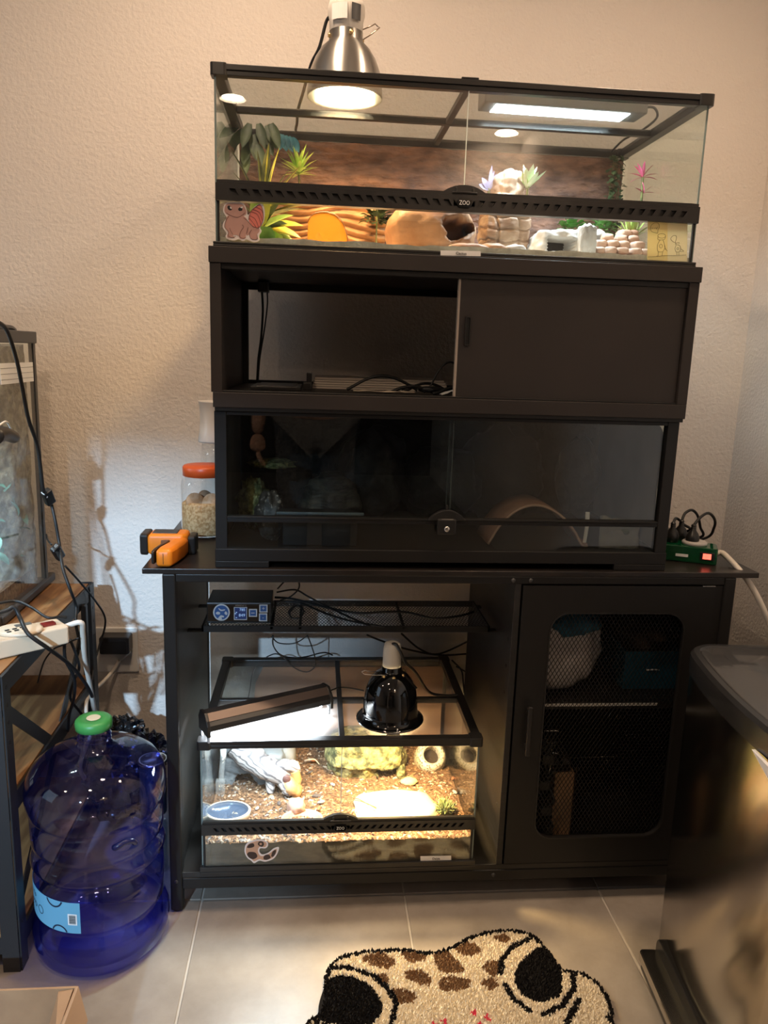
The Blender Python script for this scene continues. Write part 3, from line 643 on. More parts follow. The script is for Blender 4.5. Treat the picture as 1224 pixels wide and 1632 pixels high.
gk = flat([([(118, 190), (150, 105), (250, 92), (360, 102), (402, 170), (420, 245), (445, 225), (485, 165), (565, 112), (612, 135), (628, 230), (612, 335), (572, 402), (588, 445), (560, 500), (558, 562), (500, 580), (440, 562), (400, 545), (360, 570), (310, 545), (250, 560), (180, 545), (148, 512), (160, 470), (115, 400), (128, 330), (165, 290), (138, 240)], WB, 0, True),
    ([(430, 310), (450, 220), (500, 165), (570, 130), (603, 200), (608, 300), (580, 380), (545, 408), (480, 385)], PINK2, 1, True),
    ([(400, 320), (480, 390), (555, 412), (562, 450), (535, 490), (543, 545), (480, 552), (450, 520), (440, 490), (400, 490)], PINK, 1, True),
    ([(190, 255), (370, 265), (420, 340), (430, 420), (400, 480), (390, 535), (330, 540), (300, 500), (240, 495), (260, 530), (180, 525), (170, 500), (180, 460), (140, 400), (150, 330)], PINK, 2, True),
    ([(135, 190), (160, 122), (250, 112), (350, 122), (393, 180), (400, 235), (350, 272), (290, 290), (230, 275), (160, 240)], PINK, 3, True),
    ([(172, 150), (190, 135), (215, 150), (228, 185), (205, 195), (180, 180)], INK, 4, True), ([(305, 175), (325, 158), (352, 165), (352, 195), (325, 203), (308, 195)], INK, 4, True),
    ([(205, 150), (222, 158), (222, 178), (208, 170)], LABELW, 5, True), ([(330, 155), (362, 148), (356, 166), (338, 167)], LABELW, 5, True)], KG, TY0, tt, 'gecko_sticker', 'pink smiling gecko sticker at the lower left of the front pane')
strokes([[(160, 225), (210, 255), (290, 280), (350, 255), (385, 225)], [(190, 265), (150, 330), (140, 400), (185, 455), (180, 500), (230, 528), (275, 510)], [(350, 370), (370, 400), (335, 450), (320, 510), (360, 535), (395, 525)], [(240, 490), (210, 440), (200, 410)], [(430, 310), (450, 220), (500, 165), (570, 130), (603, 200), (608, 300), (580, 380), (545, 408)], [(460, 210), (540, 250), (580, 370)], [(480, 185), (560, 220), (600, 320)], [(520, 155), (580, 185), (606, 230)], [(440, 260), (510, 300), (550, 400)], [(435, 290), (480, 340), (520, 400)], [(370, 285), (420, 325), (480, 390), (555, 412)], [(470, 430), (440, 480), (460, 540), (530, 548), (535, 490)], [(425, 400), (405, 480)]], KG, TY0, DKB, gk, lay=4.5)
KN = lambda x, y: at(1020+x/12.24, 340+y/12.24, y=TY0)
NOTE = paper('yellow_note_paper', (.80, .66, .36), .55); PENC = mat('pencil', (.16, .11, .06), .8)
no = flat([([(150, 140), (535, 150), (535, 930), (140, 910)], NOTE, 0, False), ([(535, 150), (925, 170), (915, 940), (535, 930)], paper('pale_note_paper', (.82, .72, .50), .55), .6, False)], KN, TY0, tt, 'drawing_note', 'yellow note with two hand drawn creatures holding balloons')
circ = lambda cx, cy, rx, ry, a0=0, a1=360, n=14: [(cx+rx*math.cos(math.radians(a0+(a1-a0)*k/n)), cy+ry*math.sin(math.radians(a0+(a1-a0)*k/n))) for k in range(n+1)]
strokes([[(340, 390), (350, 320), (375, 260), (350, 195), (280, 190), (215, 240), (205, 320), (240, 365), (340, 390)], [(235, 280), (240, 300)], [(275, 285), (278, 300)], [(305, 275), (320, 310), (340, 260)], circ(420, 440, 75, 42), [(350, 455), (345, 510), (420, 520), (480, 500), (495, 440)], [(385, 525), (340, 610), (335, 700), (360, 750), (440, 745), (475, 680), (470, 600), (445, 520)], circ(405, 640, 30, 38), [(355, 750), (350, 830)], [(440, 750), (425, 830)], [(320, 835), (350, 830)], [(395, 835), (430, 830)], [(470, 600), (500, 700), (530, 735)], [(480, 690), (530, 735)], [(690, 570), (650, 560), (595, 500), (640, 440), (700, 440), (705, 500), (685, 560), (700, 600)], [(690, 610), (700, 580), (760, 575), (765, 590)], [(710, 600), (680, 680), (700, 750), (760, 750), (790, 690), (770, 630), (720, 615)], [(785, 690), (850, 740), (770, 745)], circ(735, 690, 20, 20), [(715, 755), (715, 815)], [(755, 755), (755, 815)], [(150, 850), (300, 845), (480, 825), (680, 825), (900, 810)]], KN, TY0, PENC, no, w=.0006, lay=2)
nl = flat([([(702, 399), (766, 400.5), (766, 408.5), (702, 407)], LABELW, 0, False)], lambda x, y: at(x, y, y=TY0-.0045), TY0-.0045, tt, 'name_label', 'white name label on the bottom trim')
pn = at(735, 404, y=TY0-.005); text('lettering', 'Cactus', face_front(pn.x, TY0-.0052, pn.z), .0075, INK, nl)
# ------------- terrarium scenery
SAND = mat('pale_sand', (.60, .54, .46), .9, col2=(.74, .68, .59), scale=60, bump=.5, bscale=200)
vs, fs = grid_surface(TX0+.0045, TX1-.0045, 90, TY0+.0045, TY1-.0045, 40, lambda x, y: (x, y, 1.4155+.004*noise.noise(Vector((x*9, y*9, 0)))+.0025*noise.noise(Vector((x*40, y*40, 3)))))
g = G().add(vs, fs); sk = [(TX0+.0045, TX1-.0045)]
nx_ = 91
front = [vs[i] for i in range(91)]
g.add(front+[(x, y, 1.4015) for x, y, z in front], [(i+1, i, 91+i, 92+i) for i in range(90)])
o = g.obj('sand_bed', SAND, smooth=False); tag(o, 'pale sand spread over the floor of the large terrarium', 'sand', kind='stuff')
BACKR = mat('rust_rock_backdrop', (.065, .028, .018), .6, col2=(.21, .10, .062), scale=26, detail=8, lo=.35, hi=.72, bump=1, bscale=55, stretch=(1, 1, 2.2), bdist=.006)
vs, fs = grid_surface(TX0+.006, TX1-.006, 150, 1.403, 1.685, 50, lambda x, z: (x, TY1-.012-.016*abs(noise.fractal(Vector((x*5, z*11, 1)), 1, 2, 4))-.004*abs(math.sin(z*190+3*noise.noise(Vector((x*8, z*4, 4))))), z))
o = G().add(vs, fs).obj('rock_backdrop', BACKR, tt, smooth=True); o['label'] = 'rust brown moulded rock backdrop'
vs, fs = grid_surface(.16, .455, 120, 1.405, 1.56, 60, lambda x, z: (x, TY1-.05-.028*noise.noise(Vector((x*9, z*5, 2)))-.013*abs(((z*62+1.3*noise.noise(Vector((x*10, z*6, 9)))) % 1)*2-1)-.03*max(0, (1.46-z)/.055), z))
LEDGE = mat('layered_orange_rock', (.30, .15, .065), .65, col2=(.46, .26, .12), scale=14, bump=.7, bscale=50, stretch=(1, 1, 3))
tag(G().add(vs, fs).obj('layered_rock', LEDGE, smooth=True), 'layered orange rock ledge at the back left of the large terrarium', 'rock')
# amber arched panel
am = thing('amber_panel', 'amber translucent arched panel leaning on the layered rock', 'panel', (.32, .2, 1.415))
arch = [(.277, 1.412), (.364, 1.412), (.362, 1.45), (.352, 1.48), (.335, 1.496), (.312, 1.501), (.288, 1.495), (.278, 1.48)]
G().prism(arch, FXZ, (.22, .224)).obj('panel', mat('amber_acrylic', (.42, .17, .02), .2, spec=.5), am, bevel=.0006)
G().tube([(u, .2195, v) for u, v in arch[1:]], .0009, 5, sub=4).obj('panel_rim', mat('dark_amber', (.12, .045, .01), .4), am)
# log shaped hide with an opening
LOG = mat('orange_sandstone', (.20, .085, .034), .6, col2=(.38, .22, .12), scale=14, detail=8, lo=.3, hi=.72, bump=.6, bscale=90)
lh = thing('rock_hide', 'smooth orange log shaped rock hide with a jagged cave opening', 'hide', (.53, .16, 1.415))
bm = bmesh.new(); bmesh.ops.create_icosphere(bm, subdivisions=5, radius=1); g = G(); vs = []
hc = Vector((.577, 0, 1.4635))
for v in bm.verts:
    p = v.co.copy(); q = max(abs(p.x), abs(p.y), abs(p.z)); p = p*.62+p/q*.38*.85
    p *= 1+.07*noise.fractal(p*1.6+Vector((3, 1, 2)), 1, 2, 3)
    x, y, z = .531+p.x*.098, .17+p.y*.082, 1.456+p.z*.062*(1.0+.10*min(0, p.x)); vs.append([x, y, max(z, 1.412)])
# carve opening: push the front vertices inside a jagged outline back into the hide
for q in vs:
    if q[1] < .17:
        a = math.atan2(q[2]-1.4635, q[0]-.580); rx = .033*(1+.16*math.sin(3*a+1)+.1*math.sin(5*a)); rz = .0215*(1+.16*math.sin(3*a+1)+.1*math.sin(5*a)); k = ((q[0]-.580)/rx)**2+((q[2]-1.4635)/rz)**2
        if k < 1: q[1] += .075*min(1, (1-k)*6)
        elif k < 1.35: q[1] -= .004*(1.35-k)/.35
    if abs(q[2]-1.428) < .0016 and q[1] < .2: q[1] += .003
g.add(vs, [tuple(x.index for x in f.verts) for f in bm.faces]); bm.free()
g.obj('hide_body', LOG, lh, smooth=True)
ROCKS = mat('banded_sandstone', (.17, .095, .055), .65, col2=(.36, .25, .17), scale=16, detail=8, lo=.35, hi=.65, bump=.9, bscale=70, stretch=(1, 1, 2.5))
def grooved(c, size, seed, bands, cracks, wob=.07):
    bm = bmesh.new(); bmesh.ops.create_icosphere(bm, subdivisions=6, radius=1); vs = []
    for v in bm.verts:
        p = v.co.copy(); q = max(abs(p.x), abs(p.y), abs(p.z)); p = p*.45+p/q*.55*.88
        k = 1+wob*noise.fractal(p*1.8+Vector((seed, 2, 1)), 1, 2, 3)
        t = (p.z*bands+.5*noise.noise(p*1.5+Vector((seed, 0, 0)))) % 1; k -= .085*max(0, 1-abs(t-.5)*8)
        t2 = (p.x*cracks+.35*noise.noise(Vector((p.z*1.3, seed, p.y)))) % 1; k -= .09*max(0, 1-abs(t2-.5)*13)
        p *= k; vs.append((c[0]+p.x*size[0], c[1]+p.y*size[1], c[2]+p.z*size[2]))
    fs = [tuple(x.index for x in f.verts) for f in bm.faces]; bm.free(); return G().add(vs, fs)
tag(grooved((.703, .24, 1.490), (.058, .06, .072), 3, 3.2, 1.2).obj('banded_rock', ROCKS, smooth=True), 'tall banded sandstone block right of the log shaped hide', 'rock')
rockthing('peaked_stone', 'pale peaked stone lying on top of the banded sandstone block', (.713, .25, 1.574), (.036, .035, .034), mat('pale_sandstone', (.20, .12, .08), .6, col2=(.42, .32, .25), scale=16, bump=.5, bscale=60), seed=15, amp=.42, freq=1.3, sub=4)
PINKST = mat('pink_sandstone', (.36, .20, .13), .65, col2=(.52, .36, .27), scale=14, bump=.4, bscale=60)
rockthing('flat_stone', 'flat peach stone slab lying in front of the log shaped hide', (.592, .055, 1.4205), (.040, .022, .0075), PINKST, 'stone', seed=3, amp=.14, sub=3)
rockthing('flat_stone', 'orange brown pebble slab between the peach slab and banded block', (.648, .085, 1.424), (.028, .022, .011), LOG, 'stone', seed=6, amp=.2, sub=3)
rockthing('flat_stone', 'grey pebble at the foot of the banded block', (.697, .10, 1.425), (.026, .02, .011), mat('grey_stone', (.30, .27, .25), .7, bump=.4, bscale=60), 'stone', seed=13, amp=.2, sub=3)
# white cave hide
CAVEM = mat('white_grey_rock', (.40, .38, .36), .7, col2=(.54, .52, .49), scale=12, bump=.5, bscale=70)
wc = thing('white_cave_hide', 'white grey moulded cave hide with a dark doorway and upright pillar', 'hide', (.82, .16, 1.415))
bm = bmesh.new(); bmesh.ops.create_icosphere(bm, subdivisions=5, radius=1); vs = []
for v in bm.verts:
    p = v.co.copy(); q = max(abs(p.x), abs(p.y), abs(p.z)); p = p*.55+p/q*.45*.88; p *= 1+.10*noise.fractal(p*2+Vector((8, 1, 5)), 1, 2, 3)
    vs.append([.812+p.x*.066, .19+p.y*.075, max(1.437+p.z*.046, 1.412)])
for q in vs:
    if q[1] < .19 and .774 < q[0] < .826 and q[2] < 1.457: q[1] += .085
g = G().add(vs, [tuple(x.index for x in f.verts) for f in bm.faces]); bm.free(); g.obj('cave_body', CAVEM, wc, smooth=True)
grooved((.851, .125, 1.449), (.0215, .02, .0405), 9, .6, .4, .1).obj('pillar', CAVEM, wc, smooth=True)
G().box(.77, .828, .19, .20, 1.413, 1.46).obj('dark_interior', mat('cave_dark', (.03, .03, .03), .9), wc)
# heap of pink bricks
hb = thing('brick_stone_heap', 'heap of pink sandstone blocks next to the yellow drawing note', 'stones', (.93, .15, 1.415))
rnd = random.Random(11)
for r_, (z, xs_) in enumerate(((1.421, (.888, .912, .938, .965, .99)), (1.437, (.885, .908, .935, .962, .985)), (1.453, (.893, .918, .945, .972)), (1.468, (.915, .945, .97)), (1.480, (.955, .975)))):
    for x in xs_:
        G().rock((x+rnd.uniform(-.002, .002), .13+.016*r_+rnd.uniform(-.006, .006), z), (.0145, .02, .0092), rnd.randint(1, 60), .10, 1.5, 3, boxy=.6, rot=rnd.uniform(-.25, .25)).obj('stone_block', PINKST, hb, smooth=True)
rockthing('ledge_stone', 'grey white flat ledge stone behind the cave pillar', (.905, .27, 1.482), (.05, .045, .018), CAVEM, 'stone', seed=17, amp=.18, sub=3, strata=.05, sfreq=2)
# ------------- plants
def leafmat(name, c1, c2=None, rough=.45): return mat(name, c1, rough, col2=c2, scale=35 if c2 else 20, spec=.4)
OLIVE = leafmat('olive_leaf', (.055, .075, .02), (.17, .17, .05)); DKGRN = leafmat('dark_green_leaf', (.022, .045, .018), (.05, .08, .03)); LIME = leafmat('lime_leaf', (.20, .34, .06), (.34, .46, .12)); YEL = leafmat('yellow_green_leaf', (.34, .34, .03), (.55, .50, .06)); MID = leafmat('mid_green_leaf', (.08, .22, .05), (.16, .36, .09))
def plant(name, label, base, leaves, m, stem=None):
    t = thing(name, label, 'plant', base)
    for i, L_ in enumerate(leaves):
        o = G().leaf(*L_[:4], **(L_[4] if len(L_) > 4 else {})).obj('leaf', L_[5] if len(L_) > 5 else m, t, smooth=True)
    if stem: G().tube(stem, .0025, 6).obj('stem', OLIVE, t, smooth=True)
    return t
rnd = random.Random(3); b0 = Vector((.185, .20, 1.475)); LV = []
for a, e, L_, wd in ((160, 70, .15, .024), (130, 40, .14, .028), (50, 75, .15, .022), (20, 62, .14, .026), (85, 60, .16, .024), (170, 50, .12, .024), (150, 62, .11, .026), (110, 80, .135, .026), (75, 70, .115, .024), (35, 50, .10, .024), (10, 35, .10, .028), (195, 35, .11, .022), (-20, 28, .10, .026), (60, 55, .12, .022), (-70, 35, .07, .022), (-110, 30, .07, .022)):
    a_, e_ = math.radians(a), math.radians(e); LV.append((b0, (math.cos(a_)*math.cos(e_), math.sin(a_)*math.cos(e_)*.4-.1, math.sin(e_)), L_, wd, dict(droop=.5)))
pl = plant('variegated_plant', 'artificial plant with long olive leaves at the left of the large terrarium', b0, LV, OLIVE, [(.185, .2, 1.412), (.185, .2, 1.478)])
g = G()
for L_ in LV: g.leaf(L_[0]+Vector((0, -.0012, .0006)), L_[1], L_[2]*.97, L_[3]*.22, droop=.5)
g.obj('pale_midribs', YEL, pl, smooth=True)
LV = []
for k, (px_, py_, dx, dz) in enumerate(((398, 205, -.3, -1), (412, 205, .3, -1), (425, 208, .5, -1), (388, 215, -.6, -.9), (404, 222, .1, -1), (418, 220, .5, -.9), (432, 205, .4, -1), (396, 232, -.2, -1), (382, 205, -.8, -.6), (410, 238, .3, -1), (390, 245, .1, -1), (375, 230, -.4, -1))):
    p = at(px_, py_-8, y=.33+.01*(k % 3)); LV.append((p, (dx, -.35, dz), .060, .021, dict(droop=.15, upv=(0, -1, .2), n=6), DKGRN))
plant('hanging_leaf_plant', 'dark green broad leaves hanging in the upper left back corner', (.16, .34, 1.66), LV, DKGRN, [(.15, .38, 1.68), (.17, .36, 1.65), (.165, .35, 1.60)])
BLUEL = leafmat('teal_blue_leaf', (.02, .11, .17), (.05, .22, .30))
LV = [(at(444+5*k, 212+2*k, y=.36), (.25*(k-1.5), -.2, -1), .036, .02, dict(droop=.1, upv=(0, -1, .1))) for k in range(5)]
plant('blue_leaf_sprig', 'teal blue leaf sprig beside the hanging dark leaves', (.22, .37, 1.68), LV, BLUEL)
b0 = Vector((.256, .30, 1.588)); LV = []
for k in range(34):
    a_ = k*2.4; e_ = math.radians(12+72*((k % 9)/9)); LV.append((b0+Vector((0, 0, .004*(k % 3))), (math.cos(a_)*math.cos(e_), math.sin(a_)*math.cos(e_), math.sin(e_)), .036+.022*math.sin(e_), .008, dict(droop=.35, n=3)))
plant('spiky_succulent', 'lime green spiky succulent in front of the rust backdrop', b0, LV, LIME, [(.257, .34, 1.565), (.256, .30, 1.590)])
b0 = Vector((.175, .11, 1.415)); LV = []
for dx, dz, L_, wd, m in ((.9, .35, .09, .03, YEL), (.95, .1, .085, .034, YEL), (.8, .6, .075, .026, LIME), (.2, .9, .075, .03, YEL), (-.1, 1, .07, .03, LIME), (.9, -.05, .075, .03, LIME), (.5, .9, .07, .022, DKGRN), (.7, .35, .06, .03, DKGRN)):
    LV.append((b0+Vector((.01, 0, .028)), (dx, -.2, dz), L_, wd, dict(droop=.45, upv=(0, -.5, .8)), m))
LV.append((Vector((.192, .07, 1.414)), (.25, -.3, .6), .04, .04, dict(droop=.6, upv=(0, -1, .2), round_=True), MID)); LV.append((Vector((.205, .075, 1.414)), (.5, -.3, .5), .035, .035, dict(droop=.6, upv=(0, -1, .2), round_=True), LIME))
plant('yellow_leaf_plant', 'yellow green leafy plant behind the pink gecko sticker', b0, LV, YEL, [(.175, .11, 1.412), (.185, .11, 1.445)])
PURP = leafmat('lavender_leaf', (.13, .115, .20), (.24, .22, .33))
b0 = Vector((.672, .27, 1.572)); LV = [(b0, (dx, -.1, dz), L_, wd, dict(droop=.2, upv=(0, -1, .2))) for dx, dz, L_, wd in ((.05, 1, .050, .0075), (.35, .9, .036, .0075), (.6, .8, .030, .007), (-.5, .75, .030, .012), (-.85, .45, .026, .012), (.2, 1, .040, .006))]
plant('lavender_plant', 'pale lavender leaf plant between the door latch and peaked stone', b0, LV, PURP, [(.676, .30, 1.52), (.672, .27, 1.575)])
PALEG = leafmat('white_green_leaf', (.40, .55, .30), (.66, .74, .55))
b0 = Vector((.745, .22, 1.568)); LV = []
for k in range(15):
    a_ = k*2.4; e_ = math.radians(35+45*((k % 5)/5)); LV.append((b0, (math.cos(a_)*math.cos(e_), math.sin(a_)*math.cos(e_), math.sin(e_)), .036+.008*(k % 3), .015, dict(droop=-.2), PALEG if k % 3 else LIME))
plant('pale_rosette', 'white green rosette succulent on the right of the peaked stone', b0, LV, PALEG, [(.745, .22, 1.555), (.745, .22, 1.571)])
PKF = leafmat('magenta_flower', (.38, .05, .11), (.55, .12, .20))
b0 = Vector((1.005, .24, 1.607)); LV = [(b0, (dx, -.1, dz), .034, .0075, dict(droop=.5, n=4)) for dx, dz in ((-1, .5), (-.6, .9), (0, 1), (.5, .95), (1, .6), (.9, .15), (-.8, -.1), (.3, .6), (-.3, .7))]
LV += [(Vector((1.010, .24, 1.575)), (dx, -.1, dz), .024, .006, dict(droop=.4, n=4)) for dx, dz in ((-.8, .6), (-.2, 1), (.6, .7), (1, .3))]
plant('pink_flower_stem', 'magenta star shaped flowers on a stem at the right end', b0, LV, PKF, [(1.0, .24, 1.44), (1.007, .24, 1.54), (1.005, .24, 1.608)])
b0 = Vector((.975, .20, 1.468)); LV = []
for k in range(20):
    a_ = k*2.4; e_ = math.radians(40+48*((k % 6)/6)); LV.append((b0, (math.cos(a_)*math.cos(e_), math.sin(a_)*math.cos(e_)*.7, math.sin(e_)), .05+.006*(k % 3), .0085, dict(droop=.25, n=4)))
plant('grass_succulent', 'yellow green grassy succulent behind the pink stone heap', b0, LV, LIME, [(.975, .22, 1.43), (.975, .20, 1.47)])
vn = thing('hanging_vine', 'dark green string of leaves hanging in the right back corner', 'plant', (.995, .39, 1.68)); rnd = random.Random(5)
g = G()
for k in range(170):
    z = 1.685-.24*rnd.random(); s_ = .010+.012*(1.685-z); p = Vector((.997+rnd.uniform(-s_, s_)*1.5, .385+rnd.uniform(-.02, .01), z)); g.leaf(p, (rnd.uniform(-1, 1), -.6, rnd.uniform(-.9, .2)), .013, .0105, droop=.3, n=3, round_=True)
tag(g.obj('leaves', DKGRN, vn, smooth=True), kind='stuff')
for dx in (-.012, 0, .012): G().tube([(.997+dx*.3, .395, 1.685), (.997+dx, .39, 1.56), (.997+dx*1.6, .388, 1.45)], .0012, 5).obj('strand', OLIVE, vn, smooth=True)
def bush(name, label, c, r, n, m, lw, seed, cat='plant'):
    t = thing(name, label, cat, c); rnd = random.Random(seed); g = G(); c = Vector(c)
    for k in range(n):
        d = Vector((rnd.gauss(0, 1), rnd.gauss(0, 1), abs(rnd.gauss(0, 1)))).normalized(); g.leaf(c+Vector((d.x*r[0], d.y*r[1], d.z*r[2]))*rnd.uniform(.4, 1), d+Vector((rnd.uniform(-.5, .5), rnd.uniform(-.5, .2), rnd.uniform(-.5, .5))), lw*1.3, lw, droop=.4, n=3, round_=True)
    tag(g.obj('leaves', m, t, smooth=True), kind='stuff'); G().tube([c-Vector((0, 0, max(.02, r[2]))), c+Vector((0, 0, r[2]*.6))], .002, 5).obj('stem', OLIVE, t); return t
bush('green_bush', 'bright green small leaved bush behind the white cave hide', (.89, .35, 1.505), (.03, .03, .03), 90, MID, .012, 3)
bush('green_bush', 'mid green leafy bush between the ledge stone and grassy succulent', (.945, .31, 1.500), (.028, .03, .04), 90, MID, .011, 8)
bush('dark_bush', 'dark green clump in the gap left of the log shaped hide', (.432, .34, 1.50), (.03, .03, .045), 90, DKGRN, .012, 12)
# ------------- screen-top lamps of the large terrarium
def cordmat(): return RUB
dl = thing('silver_dome_lamp', 'brushed aluminium dome heat lamp standing lit on the large terrarium screen', 'lamp', (.349, .165, 1.7065))
ALU = mat('brushed_aluminium', (.55, .53, .49), .34, metal=1.0); ALU.node_tree.nodes['Principled BSDF'].inputs['Anisotropic'].default_value = .85; ALU.node_tree.nodes['Principled BSDF'].inputs['Anisotropic Rotation'].default_value = .25
_tg = ALU.node_tree.nodes.new('ShaderNodeTangent'); _tg.direction_type = 'RADIAL'; _tg.axis = 'Z'; ALU.node_tree.links.new(_tg.outputs[0], ALU.node_tree.nodes['Principled BSDF'].inputs['Tangent'])
LC = Vector((.349, .165, 0))
sh = G().lathe([(.0745, 1.7066), (.0750, 1.712), (.0730, 1.735), (.0690, 1.755), (.0600, 1.777), (.0480, 1.795), (.0360, 1.806), (.0335, 1.809), (.0335, 1.825), (.0325, 1.8255)], LC, 48, cap=False).obj('dome_shade', ALU, dl, smooth=True)
sh.modifiers.new('solid', 'SOLIDIFY').thickness = .0012
G().lathe([(.0315, 1.824), (.0325, 1.826), (.0335, 1.845), (.036, 1.855), (.0365, 1.868), (.033, 1.879), (.02, 1.885), (.001, 1.886)], LC, 36).obj('socket', mat('socket_porcelain', (.62, .58, .53), .35), dl, smooth=True)
for a_, w_, z0_, z1_, m_ in ((245, 26, 1.838, 1.866, LABELW), (300, 16, 1.838, 1.867, DKG)):
    G().lathe([(.0368, z0_), (.0372, z1_)], LC, 8, a0=math.radians(a_-w_), a1=math.radians(a_+w_)).obj('rating_label', m_, dl)
for a_ in (285, 195, 15):
    d_ = Vector((math.cos(math.radians(a_)), math.sin(math.radians(a_)), 0)); G().cyl(LC+d_*.032+Vector((0, 0, 1.8165)), LC+d_*.0362+Vector((0, 0, 1.8165)), .0042, 14).obj('vent_rivet', BRASS, dl, smooth=True)
WIRE = mat('clip_wire', (.35, .28, .22), .3, metal=1)
G().tube([LC+Vector((.032, -.012, 1.829)), LC+Vector((.047, -.014, 1.835)), LC+Vector((.056, -.014, 1.840)), LC+Vector((.060, -.014, 1.836)), LC+Vector((.065, -.014, 1.834)), LC+Vector((.05, -.013, 1.822)), LC+Vector((.033, -.010, 1.812))], .0012, 6, smooth=False).obj('clip_wire', WIRE, dl, smooth=True)
G().tube([LC+Vector((-.033, .0, 1.852)), LC+Vector((-.040, .004, 1.842)), LC+Vector((-.052, .01, 1.80)), LC+Vector((-.068, .03, 1.775)), LC+Vector((-.083, .06, 1.735)), LC+Vector((-.095, .10, 1.709)), LC+Vector((-.10, .20, 1.7085)), LC+Vector((-.105, .27, 1.708)), LC+Vector((-.105, .31, 1.66)), LC+Vector((-.105, .33, 1.50))], .0032, 8).obj('cord', RUB, dl, smooth=True)
BULBW = emit('warm_bulb_glow', (1.0, .80, .50), 45.0)
G().lathe([(.001, 1.712), (.03, 1.7125), (.052, 1.716), (.058, 1.724), (.05, 1.742), (.03, 1.77), (.018, 1.80), (.016, 1.82)], LC, 32).obj('bulb', BULBW, dl, smooth=True)
area('heat_lamp_light', (.349, .165, 1.7085), (.349, .17, 1.4), .10, 9.0, (1.0, .58, .25), spread=150)
# tube light fixture seen through the screen
uv = thing('strip_light', 'slim strip light fixture lying lit on the right half of the large terrarium screen', 'light', (.79, .17, 1.7065))
Mx = Matrix.Translation((.79, .17, 1.7075)) @ Matrix.Rotation(math.radians(2), 4, 'Z')
HSG = mat('fixture_grey', (.16, .15, .14), .4)
G().box(-.165, .175, -.030, .034, .0, .040, Mx).obj('housing', HSG, uv, bevel=.003)
G().box(-.140, .140, -.024, .030, -.0012, .0003, Mx).obj('diffuser', emit('cool_tube_glow', (.82, .93, 1.0), 26.0), uv)
G().tube([Mx @ Vector((.175, 0, .02)), Mx @ Vector((.20, .0, .022)), Mx @ Vector((.222, .03, .012)), Mx @ Vector((.222, .10, .005)), Mx @ Vector((.215, .20, .003)), Mx @ Vector((.21, .275, -.04)), Mx @ Vector((.21, .29, -.20))], .0026, 8).obj('cord', RUB, uv, smooth=True)
area('strip_light_tube', (.79, .173, 1.7055), (.79, .173, 1.4), .27, 7.5, (.78, .90, 1.0), size_y=.05, spread=160)
# ================================================================== small terrarium in the open bay
QX0, QX1, QY0, QY1, QZ = .068, .664, -.001, .449, .0962
sm = thing('small_glass_terrarium', 'small glass terrarium with brown soil standing in the open bay of the console', 'terrarium', (.366, .22, QZ))
lg = terrarium(sm, QX0, QX1, QY0, QY1, QZ, .1915, .2165, .3895, .4075, 34, .45, .05, .366, (.366,), (.205,), .112)
text('badge_lettering', 'ZOO', face_front(.366, QY0-.0116, .2043), .0095, LABELW, lg, sx=.8)
SOILB = mat('brown_paper_backdrop', (.20, .12, .07), .7, col2=(.30, .19, .115), scale=5, stretch=(1, 1, 6), bump=.25, bscale=30)
G().prism([(.13, .10), (.655, .10), (.655, .385), (.17, .385), (.15, .34)], FXZ, (QY1-.010, QY1-.007)).obj('paper_backdrop', SOILB, sm)['label'] = 'brown paper backdrop on the rear pane'
# soil: side-on dark layer and chip covered top
def soilz(x, y): return .163-.012*(y-.1)+.006*noise.noise(Vector((x*8, y*8, 1)))+.003*noise.noise(Vector((x*35, y*35, 2)))
def soilmat():
    m, t, b, N, L = nt('coco_soil'); setp(b, rough=.95, spec=.15)
    tc = N.new('ShaderNodeTexCoord'); n1 = N.new('ShaderNodeTexNoise'); n1.inputs['Scale'].default_value = 140; n1.inputs['Detail'].default_value = 5; L.new(tc.outputs['Object'], n1.inputs['Vector'])
    r = N.new('ShaderNodeValToRGB'); L.new(n1.outputs[0], r.inputs[0]); r.color_ramp.elements[0].position = .35; r.color_ramp.elements[1].position = .68; r.color_ramp.elements[0].color = (.055, .03, .017, 1); r.color_ramp.elements[1].color = (.22, .125, .07, 1); L.new(r.outputs[0], b.inputs[0])
    bp = N.new('ShaderNodeBump'); bp.inputs['Strength'].default_value = .9; bp.inputs['Distance'].default_value = .004; L.new(n1.outputs[0], bp.inputs['Height']); L.new(bp.outputs[0], b.inputs['Normal']); return m
SOIL = soilmat(); SOILD = mat('packed_soil', (.075, .055, .038), .9, col2=(.15, .115, .08), scale=14, stretch=(1, 1, 2.5), bump=.3, bscale=120)
vs, fs = grid_surface(QX0+.0045, QX1-.0045, 120, QY0+.0045, QY1-.0045, 80, lambda x, y: (x, y, soilz(x, y)))
g = G().add(vs, fs); g.cm = 1; fr = vs[:121]; g.add(fr+[(x, y, .1015) for x, y, z in fr], [(i+1, i, 121+i, 122+i) for i in range(120)])
tag(g.obj('soil_bed', [SOIL, SOILD]), 'brown coconut soil filling the bottom of the small terrarium', 'soil', kind='stuff')
rnd = random.Random(17); chipm = [mat('chip_'+n, c, .85) for n, c in (('tan', (.26, .155, .085)), ('brown', (.13, .07, .04)), ('dark', (.04, .027, .02)), ('pale', (.42, .33, .24)), ('grey', (.20, .18, .165)))]
g = G()
